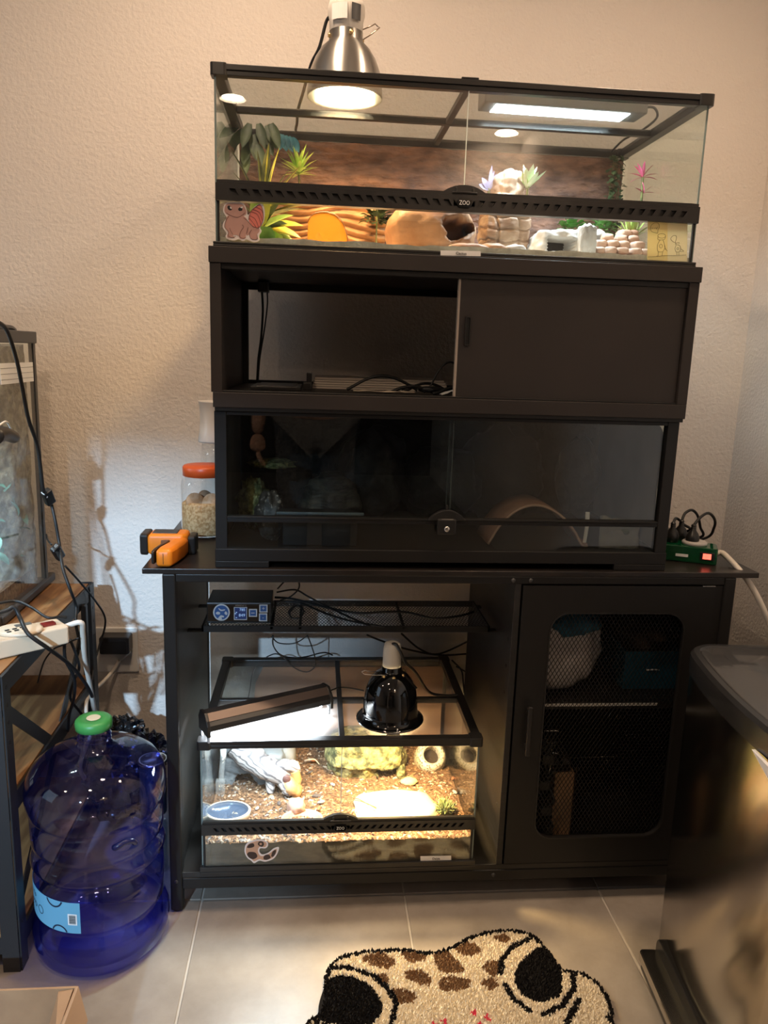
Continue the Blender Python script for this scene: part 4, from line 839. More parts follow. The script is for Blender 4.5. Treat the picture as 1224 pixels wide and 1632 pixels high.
for k in range(3600):
    x = rnd.uniform(QX0+.01, QX1-.01); y = QY0+.007+(QY1-QY0-.02)*rnd.random()**(1.6 if k % 2 else 1.0); s_ = rnd.uniform(.0014, .0042)*(1.25 if y < .05 else 1); z = soilz(x, y)+.0008
    Mk = Matrix.Translation((x, y, z)) @ Matrix.Rotation(rnd.random()*6.28, 4, 'Z') @ Matrix.Rotation(rnd.uniform(-.7, .7), 4, 'X')
    g.cm = rnd.choice((0, 0, 1, 1, 2, 3, 4) if x < .33 else (0, 0, 1, 1, 0, 3))
    P = [Mk @ Vector(p) for p in ((-s_*1.5, -s_*.6, 0), (s_*1.3, -s_*.7, 0), (s_*1.5, s_*.5, 0), (-s_*1.2, s_*.7, 0), (0, 0, s_*.8))]
    g.add(P, [(0, 1, 4), (1, 2, 4), (2, 3, 4), (3, 0, 4), (3, 2, 1, 0)])
tag(g.obj('bark_chips', chipm), 'loose bark chips scattered over the brown soil', 'bark chips', kind='stuff')
# stickers
KS = lambda x, y: at(250+x/6.12, 1280+y/6.12, y=QY0)
ORN = mat('sticker_tan', (.62, .36, .23), .5); CHOC = mat('sticker_chocolate', (.05, .028, .022), .5)
ss = flat([([(855, 470), (870, 400), (930, 365), (1000, 352), (1070, 370), (1085, 410), (1060, 440), (1010, 440), (1000, 470), (1030, 500), (1090, 480), (1140, 440), (1190, 430), (1180, 480), (1140, 540), (1060, 570), (1000, 560), (950, 585), (920, 560), (880, 530)], WB, 0, True),
    ([(868, 470), (882, 410), (935, 378), (1000, 366), (1060, 380), (1070, 405), (1050, 428), (1000, 425), (985, 470), (1015, 515), (1080, 500), (1145, 455), (1170, 450), (1160, 490), (1120, 535), (1050, 555), (1000, 545), (950, 565), (925, 545), (890, 520)], ORN, 1, True),
    ([(880, 430), (900, 400), (940, 390), (950, 420), (910, 435)], CHOC, 2, True), ([(985, 400), (1000, 372), (1035, 375), (1045, 405), (1020, 425)], CHOC, 2, True), ([(880, 500), (900, 475), (960, 480), (980, 520), (940, 545), (900, 530)], CHOC, 2, True), ([(1040, 540), (1050, 510), (1090, 500), (1110, 530), (1070, 552)], CHOC, 2, True), ([(1115, 515), (1130, 470), (1160, 455), (1158, 490), (1135, 520)], CHOC, 2, True),
    ([(1000, 395), (1012, 385), (1025, 393), (1015, 408)], ORN, 3, True)], KS, QY0, sm, 'spotted_sticker', 'curled brown spotted gecko sticker on the lower pane')
nl = flat([([(670, 1364.5), (719, 1363.5), (719, 1372), (670, 1373)], LABELW, 0, False)], lambda x, y: at(x, y, y=QY0), QY0, sm, 'name_label', 'white name label on the lower pane')
pn = at(695, 1368.3, y=QY0); text('lettering', 'Daiya', face_front(pn.x, QY0-.0006, pn.z), .0075, INK, nl)
# ------------- contents of the small terrarium
SLATE = mat('blue_grey_slate', (.10, .115, .13), .6, col2=(.20, .22, .235), scale=9, bump=.7, bscale=50, stretch=(1, 1, 3))
# slate cave: ridged slabs over an arch
sc2 = thing('slate_cave', 'blue grey ridged slate cave at the back left of the small terrarium', 'hide', (.15, .31, .158))
bm = bmesh.new(); bmesh.ops.create_icosphere(bm, subdivisions=5, radius=1); vs = []
for v in bm.verts:
    p = v.co.copy(); q = max(abs(p.x), abs(p.y), abs(p.z)); p = p*.35+p/q*.65*.88; p *= 1+.07*noise.fractal(p*1.6+Vector((4, 7, 1)), 1, 2, 3)
    x, y, z = .158+p.x*.092, .31+p.y*.08, .185+p.z*.065
    st_ = ((z*75+.9*noise.noise(Vector((x*20, y*6, 1)))-(x-.15)*40) % 1); y -= .006*(1-st_) if y < .31 else 0; vs.append([x, y, max(z, .150)])
for q in vs:
    k = ((q[0]-.140)/.030)**2+((q[2]-.150)/.042)**2
    if q[1] < .30 and k < 1: q[1] += .10*min(1, (1-k)*5)
g = G().add(vs, [tuple(x.index for x in f.verts) for f in bm.faces]); bm.free(); g.obj('cave_body', SLATE, sc2, smooth=True)
G().rock((.235, .31, .19), (.028, .04, .05), 7, .12, 1.5, 3, boxy=.6, flat=-.9).obj('grey_slab', mat('grey_slab', (.20, .20, .19), .7, bump=.4, bscale=50), sc2, smooth=True)
# marbled driftwood
def limb(g, P, R, seed, n=14, amp=.25, sub=5):
    P = [Vector(p) for p in P]; Q = []; RR = []
    for i in range(len(P)-1):
        p0, p1, p2, p3 = P[max(i-1, 0)], P[i], P[i+1], P[min(i+2, len(P)-1)]
        for k in range(sub):
            t = k/sub; Q.append(0.5*((2*p1)+(p2-p0)*t+(2*p0-5*p1+4*p2-p3)*t*t+(3*p1-p0-3*p2+p3)*t**3)); RR.append(R[i]*(1-t)+R[i+1]*t)
    Q.append(P[-1]); RR.append(R[-1]); vs = []; u = None
    for i, p in enumerate(Q):
        d = (Q[min(i+1, len(Q)-1)]-Q[max(i-1, 0)]).normalized()
        if u is None: u = d.orthogonal().normalized()
        u = (u-d*u.dot(d)).normalized(); w_ = d.cross(u)
        for k in range(n):
            a = 2*math.pi*k/n; dr = u*math.cos(a)+w_*math.sin(a); r = RR[i]*(1+amp*noise.noise((p+dr*RR[i])*38+Vector((seed, 0, 0)))+.4*amp*noise.noise((p+dr*RR[i])*95)); vs.append(p+dr*r)
    fs = [(i*n+k, i*n+(k+1) % n, (i+1)*n+(k+1) % n, (i+1)*n+k) for i in range(len(Q)-1) for k in range(n)]+[tuple(range(n-1, -1, -1)), tuple((len(Q)-1)*n+k for k in range(n))]
    return g.add(vs, fs)
def woodmat():
    m, t, b, N, L = nt('marbled_driftwood'); setp(b, rough=.5)
    tc = N.new('ShaderNodeTexCoord'); mp = N.new('ShaderNodeMapping'); mp.inputs['Rotation'].default_value = (.3, .6, .4); mp.inputs['Scale'].default_value = (1, 1, 2.2); L.new(tc.outputs['Object'], mp.inputs[0])
    wv = N.new('ShaderNodeTexWave'); wv.inputs['Scale'].default_value = 16; wv.inputs['Distortion'].default_value = 9; wv.inputs['Detail'].default_value = 2; wv.inputs['Detail Scale'].default_value = 1.1; L.new(mp.outputs[0], wv.inputs['Vector'])
    r = N.new('ShaderNodeValToRGB'); L.new(wv.outputs[0], r.inputs[0]); e = r.color_ramp.elements; e[0].position = .0; e[0].color = (.10, .09, .10, 1); e[1].position = .55; e[1].color = (.46, .43, .42, 1); L.new(r.outputs[0], b.inputs[0]); return m
dw = thing('marbled_driftwood', 'twisted white and grey marbled driftwood lying over the slate cave', 'driftwood', (.2, .24, .16)); DW = woodmat()
g = G(); limb(g, [(.118, .25, .265), (.135, .245, .250), (.160, .235, .232), (.185, .22, .222), (.212, .205, .213), (.235, .20, .207), (.248, .20, .200)], [.030, .032, .031, .029, .027, .024, .015], 2)
limb(g, [(.205, .21, .213), (.225, .205, .225), (.246, .20, .232), (.262, .20, .226), (.268, .20, .215)], [.020, .019, .017, .015, .009], 7)
limb(g, [(.22, .21, .207), (.236, .19, .195), (.244, .18, .182), (.240, .175, .172)], [.018, .019, .018, .010], 12)
limb(g, [(.205, .215, .205), (.206, .20, .185), (.203, .19, .166)], [.014, .012, .007], 15); g.obj('trunk', DW, dw, smooth=True)
g = G(); limb(g, [(.238, .19, .196), (.252, .183, .190), (.264, .18, .176), (.262, .178, .166)], [.018, .020, .018, .010], 22); limb(g, [(.262, .195, .222), (.268, .19, .205), (.266, .185, .19)], [.012, .012, .010], 25)  # knotted end; warm lamplight is put into its orange colour
g.obj('orange_lit_knot', mat('orange_lit_wood', (.42, .20, .07), .5, col2=(.60, .40, .22), scale=20, bump=.4, bscale=50), dw, smooth=True)['label'] = 'knotted end with orange lamplight painted in'
G().lathe([(.010, 0), (.0085, .002), (.004, .0015), (.001, .003)], (.243, .176, .212), 16, Matrix.Rotation(math.radians(75), 3, 'X')).obj('knot_hole', mat('dark_knot', (.09, .04, .035), .5), dw, smooth=True)
# water bowl
wb = thing('water_bowl', 'oval blue grey water bowl with cream rim at the front left of the small terrarium', 'bowl', (.108, .105, .16))
BOWLC = mat('cream_glaze', (.55, .47, .38), .3); BOWLI = mat('blue_grey_glaze', (.10, .12, .16), .2)
ME = Matrix.Diagonal((1, .75, 1))
G().lathe([(.040, .154), (.0495, .165), (.052, .1775), (.0505, .1795), (.0465, .1790)], (.113, .105, 0), 40, ME, cap=False).obj('rim', BOWLC, wb, smooth=True)
G().lathe([(.0465, .1790), (.044, .168), (.001, .163)], (.113, .105, 0), 40, ME, cap=False).obj('basin', BOWLI, wb, smooth=True)
G().lathe([(.0455, .1725), (.001, .1725)], (.113, .105, 0), 40, ME, cap=False).obj('water', sheet('water', (.75, .82, .9), .03), wb)
# terracotta dish and shard
TERRA = mat('terracotta', (.42, .20, .13), .7, col2=(.50, .27, .19), scale=18)
td = thing('terracotta_dish', 'terracotta dish half buried at the front of the small terrarium', 'dish', (.29, .09, .16))
G().lathe([(.030, .148), (.044, .160), (.048, .172), (.046, .1735), (.042, .168), (.028, .156), (.001, .154)], (.282, .078, 0), 36, ME).obj('dish_body', TERRA, td, smooth=True)
rockthing('terracotta_shard', 'pink brown clay shard leaning behind the terracotta dish', (.268, .125, .172), (.022, .022, .018), mat('clay_shard', (.36, .22, .17), .7), 'shard', seed=6, amp=.25, boxy=.4, sub=3)
# moss green rock hide
MOSSG = mat('moss_rock', (.05, .06, .025), .8, col2=(.33, .31, .13), scale=60, detail=6, lo=.36, hi=.64, bump=1, bscale=75, bdist=.012)
gh = thing('moss_rock_hide', 'moss green knobbly rock hide with a dark pocket, at the back of the small terrarium', 'hide', (.44, .31, .158))
bm = bmesh.new(); bmesh.ops.create_icosphere(bm, subdivisions=5, radius=1); vs = []
for v in bm.verts:
    p = v.co.copy(); q = max(abs(p.x), abs(p.y), abs(p.z)); p = p*.5+p/q*.5*.88; p *= 1+.10*noise.fractal(p*1.8+Vector((1, 9, 3)), 1, 2, 4)+.035*abs(noise.noise(p*9))
    vs.append([.442+p.x*.108, .325+p.y*.085, max(.190+p.z*.062, .150)])
for q in vs:
    if q[1] < .33 and .470 < q[0] < .520 and q[2] < .186: q[1] += .08
    if q[1] < .30 and q[2] < .192 and q[0] < .468: q[1] += .012+.006*math.sin(q[0]*140)
g = G().add(vs, [tuple(x.index for x in f.verts) for f in bm.faces]); bm.free(); g.obj('hide_body', MOSSG, gh, smooth=True)
G().rock((.528, .265, .17), (.012, .014, .028), 5, .2, 2, 3, boxy=.4).obj('side_post', MOSSG, gh, smooth=True)
# pebbled ring cave
rc = thing('pebble_ring_cave', 'round pebble covered cave with a dark hole at the back right of the small terrarium', 'hide', (.61, .31, .158))
PEB = mat('pebble_mosaic', (.10, .09, .07), .6, col2=(.55, .50, .40), scale=170, kind='voronoi', lo=.25, hi=.55, bump=.8, bscale=160, bdist=.003)
Mr = Matrix.Translation((.612, .318, .186)) @ Matrix.Rotation(math.radians(48), 4, 'X')
prof = [(.040, -.045), (.043, -.02), (.041, .0), (.036, .014), (.029, .021), (.0235, .020), (.0212, .012), (.0205, -.002), (.020, -.025)]
G().lathe(prof, (0, 0, 0), 40, Mr, cap=False).obj('pebble_shell', PEB, rc, smooth=True)
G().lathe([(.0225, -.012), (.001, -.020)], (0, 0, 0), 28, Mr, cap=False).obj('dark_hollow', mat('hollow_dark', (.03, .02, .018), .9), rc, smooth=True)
G().lathe([(.0215, .0185), (.0228, .0205), (.0245, .0205)], (0, 0, 0), 40, Mr, cap=False).obj('pale_rim', mat('pale_clay', (.5, .42, .32), .6), rc, smooth=True)
# small cactus
ct = thing('cactus_clump', 'small dense green cactus clump at the front right of the small terrarium', 'plant', (.615, .11, .16)); rnd = random.Random(8); g = G()
for k in range(150):
    a = k*2.4; e = math.radians(15+75*rnd.random()); b = Vector((.615, .105, .162))+Vector((math.cos(a)*.016*rnd.random(), math.sin(a)*.014*rnd.random(), .016*rnd.random())); d = Vector((math.cos(a)*math.cos(e), math.sin(a)*math.cos(e), math.sin(e))); g.cyl(b, b+d*rnd.uniform(.012, .022), .0026, 6, .0008)
tag(g.obj('spines', mat('cactus_green', (.09, .12, .03), .6, col2=(.22, .25, .09), scale=90), ct, smooth=True), kind='stuff')
G().rock((.615, .105, .168), (.018, .016, .016), 4, .2, 2, 3).obj('core', DKGRN, ct, smooth=True)
# flat basking stone
bs = thing('basking_stone', 'flat pale basking stone glowing under the heat lamp', 'stone', (.50, .14, .16))
G().rock((.50, .125, .163), (.108, .075, .012), 14, .10, 1.6, 4, boxy=.35).obj('slab', mat('basking_slate', (.42, .34, .24), .75, col2=(.52, .43, .31), scale=10, bump=.3, bscale=50), bs, smooth=True)
rockthing('small_stone', 'small yellowish stone behind the basking stone', (.545, .235, .166), (.022, .014, .009), mat('yellow_stone', (.5, .4, .2), .7), 'stone', seed=3, amp=.25, sub=3)
tw = thing('forked_twig', 'thin forked twig lying across the left edge of the basking stone', 'twig', (.42, .13, .178))
for P in ([at(530, 1267, z=.172), at(548, 1272, z=.181), at(575, 1277, z=.183), at(600, 1287, z=.181)], [at(550, 1271, z=.181), at(570, 1273, z=.184), at(588, 1283, z=.182)], [at(585, 1280, z=.182), at(600, 1289, z=.180)]):
    G().tube(P, .0011, 6).obj('twig', mat('twig_brown', (.14, .07, .03), .8), tw, smooth=True)
tw2 = thing('curled_root', 'pale curled root on the soil left of the moss rock hide', 'root', (.29, .3, .17))
G().tube([(.285, .33, .172), (.297, .32, .181), (.310, .325, .178), (.322, .315, .17)], .003, 7, taper=.4).obj('root', mat('root_tan', (.45, .35, .25), .8), tw2, smooth=True)
th = thing('clear_test_tube', 'clear plastic tube with white label leaning in the left corner of the small terrarium', 'tube', (.075, .2, .16))
TUBE = sheet('clear_plastic', (.93, .96, .97), .07, haze=.12)
G().cyl((.083, .205, .162), (.090, .215, .262), .0065, 16).obj('tube', TUBE, th, smooth=True)
G().cyl((.0895, .2145, .245), (.0905, .2155, .270), .0072, 16).obj('cap', WHT, th, smooth=True)
G().box(.074, .096, .190, .206, .16, .200).obj('holder', TUBE, th, bevel=.002)
rnd = random.Random(31); BARK = [mat('bark_dark', (.06, .05, .05), .8), mat('bark_grey', (.28, .26, .25), .8), mat('bark_rust', (.24, .09, .04), .8)]
BWHERE = ('right of the clay shard', 'midway between terracotta dish and door seam', 'close to the door latch of the small terrarium', 'below the driftwood knot', 'at the top edge of the clay shard', 'upper left of the moss rock hide', 'at the left foot of the moss rock hide', 'in front of the moss rock hide near the seam', 'just below the left corner of the moss rock hide', 'at the right glass above the cactus', 'directly above the cactus clump', 'behind the forked twig', 'between water bowl and terracotta dish', 'at the right rim of the water bowl', 'below the pebbled ring cave')
for k, (px_, py_, s_) in enumerate(((505, 1268, .012), (512, 1278, .010), (508, 1288, .009), (455, 1262, .011), (470, 1270, .010), (500, 1212, .010), (495, 1230, .008), (530, 1250, .009), (518, 1244, .008), (735, 1258, .012), (725, 1262, .009), (580, 1248, .008), (445, 1280, .009), (410, 1288, .008), (722, 1240, .008))):
    p = at(px_, py_, z=.166); o = G().rock((p.x, p.y, p.z), (s_, s_*.5, s_*.35), k+3, .2, 2, 2, rot=rnd.random()*3).obj('bark_piece', BARK[k % 3], smooth=True)
    tag(o, ('dark', 'grey', 'rusty')[k % 3]+' bark flake lying '+BWHERE[k], 'bark', 'bark flakes on the soil')
# ------------- lamps on the small terrarium
lb = thing('led_bar_light', 'slanted black bar light with tan light painted on its bevel, lying lit on the small terrarium screen', 'light', (.2, .08, .408))
A = Vector((.0775, .006, .439)); B = Vector((.334, .136, .439)); dx = (B-A).normalized(); nyv = Vector((-dx.y, dx.x, 0)); Lb = (B-A).length
FB = lambda u, v, h: A+dx*h+nyv*u+Vector((0, 0, v))
TANM = mat('tan_lit_face', (.16, .115, .09), .35, metal=.5); DBR = mat('dark_bronze', (.04, .034, .03), .4, metal=.3)  # tan face imitates light falling on the bevel of the black bar
G().prism([(-.026, -.004), (.026, -.004), (.028, .010), (.018, .026), (-.006, .028), (-.018, .016), (-.026, .008)][::1], FB, (.004, Lb-.004)).obj('housing', BP, lb)
G().prism([(-.0065, .0282), (.018, .0262), (.018, .0272), (-.0065, .0292)], FB, (.003, Lb-.003)).obj('top_face', DBR, lb)
G().prism([(-.0190, .0158), (-.0062, .0284), (-.0068, .0292), (-.0198, .0164)], FB, (.003, Lb-.003)).obj('lit_bevel', TANM, lb)['label'] = 'bevel face with tan light painted in'
for h0 in (-.003, Lb-.004):
    G().prism([(-.028, -.016), (.028, -.016), (.030, .012), (.019, .029), (-.008, .031), (-.021, .018), (-.028, .008)], FB, (h0, h0+.007)).obj('end_cap', BP, lb, bevel=.001)
for h0 in (.0, Lb-.006):
    for u in (-.022, .018): G().prism([(u, -.031), (u+.006, -.031), (u+.006, -.012), (u, -.012)], FB, (h0, h0+.004)).obj('stand_leg', mat('clear_leg', (.4, .42, .44), .2), lb)
G().prism([(-.022, -.0055), (.022, -.0055), (.022, -.0045), (-.022, -.0045)], FB, (.012, Lb-.012)).obj('diffuser', emit('cool_bar_glow', (.85, .94, 1.0), 14.0), lb)
mid = (A+B)/2
o = area('bar_light_tube', mid+Vector((0, -.004, -.009)), mid+Vector((0, -.02, -.3)), Lb-.03, 9.0, (.80, .91, 1.0), size_y=.04, spread=170)
o.rotation_euler = Matrix((( dx.x, nyv.x, 0), (dx.y, nyv.y, 0), (0, 0, 1))).to_euler()
bd = thing('black_dome_lamp', 'glossy black dome heat lamp with white socket standing on the small terrarium screen', 'lamp', (.476, .092, .408))
DC = Vector((.476, .093, 0))
G().lathe([(.0755, .4085), (.076, .4105), (.068, .4125), (.0625, .414), (.0618, .430), (.0605, .452), (.0565, .478), (.0475, .500), (.0360, .515), (.0255, .522), (.0225, .525), (.0225, .534), (.0215, .535)], DC, 48, cap=False).obj('dome_shade', BGL, bd, smooth=True).modifiers.new('solid', 'SOLIDIFY').thickness = .001
G().lathe([(.0200, .530), (.0205, .545), (.0200, .574), (.0175, .586), (.010, .590), (.001, .590)], DC, 32).obj('socket', mat('ivory_socket', (.56, .53, .47), .45, spec=.4), bd, smooth=True)
for a_ in (230, 275, 325, 20):
    d_ = Vector((math.cos(math.radians(a_)), math.sin(math.radians(a_)), 0)); G().cyl(DC+d_*.027+Vector((0, 0, .516)), DC+d_*.0325+Vector((0, 0, .5185)), .0042, 14).obj('vent_rivet', BRASS, bd, smooth=True)
G().box(DC.x-.014, DC.x+.014, DC.y-.080, DC.y-.070, .4082, .4125).obj('rim_clip', CHR, bd, bevel=.001)
G().tube([DC+Vector((-.012, -.024, .522)), DC+Vector((-.04, -.022, .521)), DC+Vector((-.062, -.02, .523)), DC+Vector((-.068, -.02, .528)), DC+Vector((-.060, -.018, .531)), DC+Vector((-.056, -.016, .528)), DC+Vector((-.03, -.012, .524))], .0011, 6, smooth=False).obj('clip_wire', CHR, bd, smooth=True)
for a_ in (205, 330):
    d_ = Vector((math.cos(math.radians(a_)), math.sin(math.radians(a_)), 0)); G().bar(DC+d_*.026+Vector((0, 0, .523)), DC+d_*.062+Vector((0, 0, .493)), .006, .0012).obj('bracket_arm', BP, bd)
G().tube([DC+Vector((.0, -.010, .589)), DC+Vector((.006, -.022, .592)), DC+Vector((.016, -.024, .575)), DC+Vector((.03, -.01, .545)), DC+Vector((.06, .04, .50)), DC+Vector((.10, .09, .43)), DC+Vector((.14, .105, .413)), DC+Vector((.175, .108, .412))], .0034, 8).obj('cord', RUB, bd, smooth=True)
G().lathe([(.001, .420), (.03, .421), (.046, .427), (.048, .436), (.036, .456), (.018, .49), (.016, .515)], DC, 28).obj('bulb', emit('amber_bulb_glow', (1.0, .72, .38), 30.0), bd, smooth=True)
area('basking_lamp_light', (.476, .093, .4135), (.50, .12, .1), .085, 13.0, (1.0, .64, .28), spread=140)
# thermostat on the wire shelf
tb = thing('thermostat_box', 'black thermostat box with blue display standing on the wire shelf', 'thermostat', (.136, .2, ZS))
BX0, BX1, BY0, BY1, BZ0, BZ1 = .0655, .2065, .150, .248, .6112, .6595
G().box(BX0, BX1, BY0, BY1, BZ0, BZ1).obj('case', BP, tb, bevel=.0015)
fp_ = G().box(BX0+.002, BX1-.004, BY0-.0008, BY0, BZ0+.0035, BZ1-.004).obj('front_plate', BGL, tb)
KT = lambda x, y: at(320+x/9.415, 920+y/9.415, y=BY0-.0008)
BLUED = mat('dial_blue', (.02, .07, .20), .4); RIMM = mat('silver_print', (.45, .43, .42), .4)
def disc2(cx, cy, r, n=24): return [(cx+r*math.cos(2*math.pi*k/n), cy+r*math.sin(2*math.pi*k/n)) for k in range(n)]
flat([(disc2(310, 527, 126), RIMM, 0, False), (disc2(310, 527, 106), BLUED, 1, False), ([(265, 460), (310, 485), (360, 480), (360, 495), (310, 505), (280, 490)], RIMM, 2, True), ([(225, 535), (255, 515), (290, 530), (280, 555), (240, 555)], RIMM, 2, True), ([(355, 540), (375, 510), (400, 540), (385, 565)], RIMM, 2, True), ([(270, 600), (300, 570), (345, 580), (345, 600), (310, 600), (320, 625), (290, 640), (255, 625)], RIMM, 2, True)], KT, BY0-.0008, tb, 'round_emblem', 'round blue emblem with pale shapes')
scr_ = flat([([(497, 448), (695, 448), (693, 640), (497, 640)], RIMM, 0, False), ([(508, 456), (686, 456), (684, 628), (508, 628)], emit('display_blue', (.02, .06, .28), .12), 1, False)], KT, BY0-.0008, tb, 'display', 'blue lit display with white digits')
DIG = emit('display_digits', (.40, .62, 1.0), .55)
for s_, cx, cy, sz in (('785', 624, 487, .0085), ('849', 618, 570, .0095)):
    p = KT(cx, cy); text('digits', s_, face_front(p.x, BY0-.0018, p.z), sz, DIG, scr_)
for cx, cy in ((535, 525), (535, 605), (520, 545)):
    p = KT(cx, cy); G().box(p.x-.0016, p.x+.0016, BY0-.0018, BY0-.0014, p.z-.0008, p.z+.0008).obj('display_mark', DIG, scr_)
p = KT(600, 424); text('lettering', 'HERPSTAT 2', face_front(p.x, BY0-.0010, p.z), .0052, mat('bronze_print', (.30, .22, .17), .5), tb, sx=.85)
for cx, cy, s_ in ((783, 535, ''), (940, 470, '+'), (935, 602, '-')):
    bt = flat([([(cx-62, cy-60), (cx+62, cy-60), (cx+62, cy+58), (cx-62, cy+58)], RIMM, 0, False), ([(cx-46, cy-44), (cx+46, cy-44), (cx+46, cy+42), (cx-46, cy+42)], BLUED, 1, False)], KT, BY0-.0008, tb, 'button')
    p = KT(cx, cy)
    if s_: text('symbol', s_, face_front(p.x, BY0-.0016, p.z), .013, RIMM, bt)
    else: G().box(p.x-.004, p.x+.004, BY0-.0018, BY0-.0014, p.z-.0008, p.z+.0008).obj('symbol', RIMM, bt)
# cables around the wire shelf and behind the small terrarium
def cable(name, label, pts, r, m=RUB, cat='cable', group=None, n=8):
    return tag(G().tube(pts, r, n).obj(name, m, smooth=True), label, cat, group)
zc = ZS+.0035
cable('black_cable', 'wavy black cable running along the wire shelf to its right end', [at(438, 952, z=zc), at(470, 955, z=zc), at(520, 968, z=zc), at(570, 977, z=zc), at(640, 975, z=zc), at(690, 985, z=zc), at(730, 982, z=zc), at(755, 975, z=zc)], .0028)
cable('black_cable', 'straight black cable crossing the middle of the wire shelf', [at(440, 958, z=zc+.004), at(480, 962, z=zc+.004), at(520, 978, z=zc+.003), at(560, 990, z=zc+.002), at(612, 999, z=zc)], .0024)
cable('black_cable', 'black cable leaving the thermostat and dropping behind the shelf', [at(441, 944, z=zc+.02), at(470, 940, z=zc+.022), at(490, 950, z=zc+.006), at(520, 966, z=zc+.003), at(560, 985, z=zc), at(590, 998, z=zc)], .0022)
cable('black_cable', 'small looped black cable coil beside the thermostat', [at(465, 985, z=zc+.002), at(460, 975, z=zc+.006), at(470, 966, z=zc+.010), at(483, 970, z=zc+.008), at(480, 983, z=zc+.003), at(466, 985, z=zc+.001), at(462, 976, z=zc+.008), at(474, 965, z=zc+.012), at(486, 975, z=zc+.006)], .0018)
cable('black_cable', 'thin black cable looping up over the rear of the thermostat', [(.215, .27, .655), (.24, .30, .672), (.262, .30, .668), (.265, .29, .650), (.245, .28, .632), (.222, .26, .630)], .0018)
cable('black_cable', 'black cable sagging below the tabletop behind the thermostat', [(.085, .30, .755), (.12, .33, .735), (.15, .35, .715), (.19, .36, .712), (.21, .35, .74), (.22, .34, .765)], .0022)
cable('black_cable', 'black cable hanging from the wire shelf over the terrarium rear edge', [at(435, 1012, y=.34), at(436, 1030, y=.34), at(450, 1045, y=.38), at(480, 1048, y=.43), at(515, 1040, y=.46), at(530, 1044, y=.47)], .0018)
cable('black_cable', 'thin black cable forming a loop above the left screen', [at(490, 1012, y=.34), at(500, 1040, y=.40), at(503, 1060, y=.42), at(490, 1071, y=.42), at(470, 1065, y=.42), at(455, 1050, y=.42), at(440, 1042, y=.42), at(425, 1047, y=.45)], .0016)
cable('black_cable', 'thin black cable running behind the left half of the screen', [at(433, 1015, y=.34), at(445, 1025, y=.36), at(470, 1025, y=.36), at(490, 1013, y=.35)], .0016)
cable('black_cable', 'black cable running down behind the black dome lamp from the shelf', [at(585, 1012, y=.33), at(610, 1022, y=.38), at(650, 1035, y=.42), at(700, 1044, y=.47), at(745, 1042, y=.49)], .0026)
cable('black_cable', 'black cable slanting up to the divider behind the dome lamp', [at(640, 1010, y=.34), at(670, 1035, y=.46), at(700, 1042, y=.48), at(750, 1020, y=.47)], .0026)
cable('black_cable', 'black cable curling down beside the divider right of the screen', [at(720, 1052, y=.475), at(735, 1068, y=.47), at(738, 1085, y=.46), at(740, 1105, y=.465)], .0024)
cable('black_cable', 'short black cable bending across the divider gap', [at(727, 1062, y=.478), at(745, 1072, y=.478), at(752, 1075, y=.482)], .0020)
cable('black_cable', 'thin black cable from the bar light across the screen', [at(522, 1103, z=.43), at(540, 1096, z=.418), at(560, 1097, z=.4125), at(580, 1101, z=.4105)], .0018)
cable('black_cable', 'thin black sensor wire hanging behind the rear left pane', [at(410, 1058, y=.475), at(402, 1075, y=.475), at(398, 1100, y=.475), at(393, 1125, y=.475)], .0011)
# ================================================================== things on the tabletop
jr = thing('food_jar', 'clear plastic jar with orange lid half full of bran, on the left of the tabletop', 'jar', (.044, .30, SH))
JC = (.0435, .30, 0); PLJ = sheet('clear_jar_plastic', (.96, .97, .97), .05)
G().lathe([(.046, .7815), (.052, .784), (.0545, .79), (.0545, .898), (.052, .910), (.047, .916), (.046, .922), (.001, .9221)], JC, 40).obj('jar_body', PLJ, jr, smooth=True)
G().lathe([(.001, .922), (.0465, .9205), (.0495, .9215), (.0495, .941), (.047, .9445), (.001, .945)], JC, 40).obj('lid', mat('orange_lid', (.60, .085, .015), .35), jr, smooth=True)
BRAN = mat('bran', (.34, .19, .075), .9, col2=(.55, .37, .19), scale=160, bump=.6, bscale=220)
G().lathe([(.001, .7845), (.051, .7855), (.0525, .79), (.0525, .855), (.046, .861), (.02, .858), (.001, .862)], JC, 40).obj('bran_filling', BRAN, jr, smooth=True)['label'] = 'brown bran filling'
BREAD = mat('dried_bread', (.35, .20, .10), .8, col2=(.50, .36, .24), scale=40)
for dx, dy, a in ((-.018, -.025, 20), (.018, -.028, -15), (.0, .01, 40)):
    G().lathe([(.001, -.004), (.02, -.004), (.022, 0), (.02, .004), (.001, .004)], (JC[0]+dx, JC[1]+dy, .862), 18, Matrix.Rotation(math.radians(65), 3, 'X') @ Matrix.Rotation(math.radians(a), 3, 'Y')).obj('dried_slice', BREAD, jr, smooth=True)
wb_ = thing('white_capped_bottle', 'clear bottle with tall white waisted cap standing behind the orange lidded jar', 'bottle', (.052, .43, SH))
BC = (.052, .43, 0)
G().lathe([(.036, .7815), (.038, .786), (.038, .90), (.034, .95), (.030, .988), (.001, .989)], BC, 32).obj('bottle_body', PLJ, wb_, smooth=True)
G().lathe([(.001, .984), (.0395, .984), (.0405, .988), (.0375, 1.01), (.0350, 1.035), (.0352, 1.055), (.0385, 1.082), (.0395, 1.0845), (.036, 1.084), (.001, 1.078)], BC, 40).obj('cap', mat('white_cap', (.68, .66, .63), .35), wb_, smooth=True)
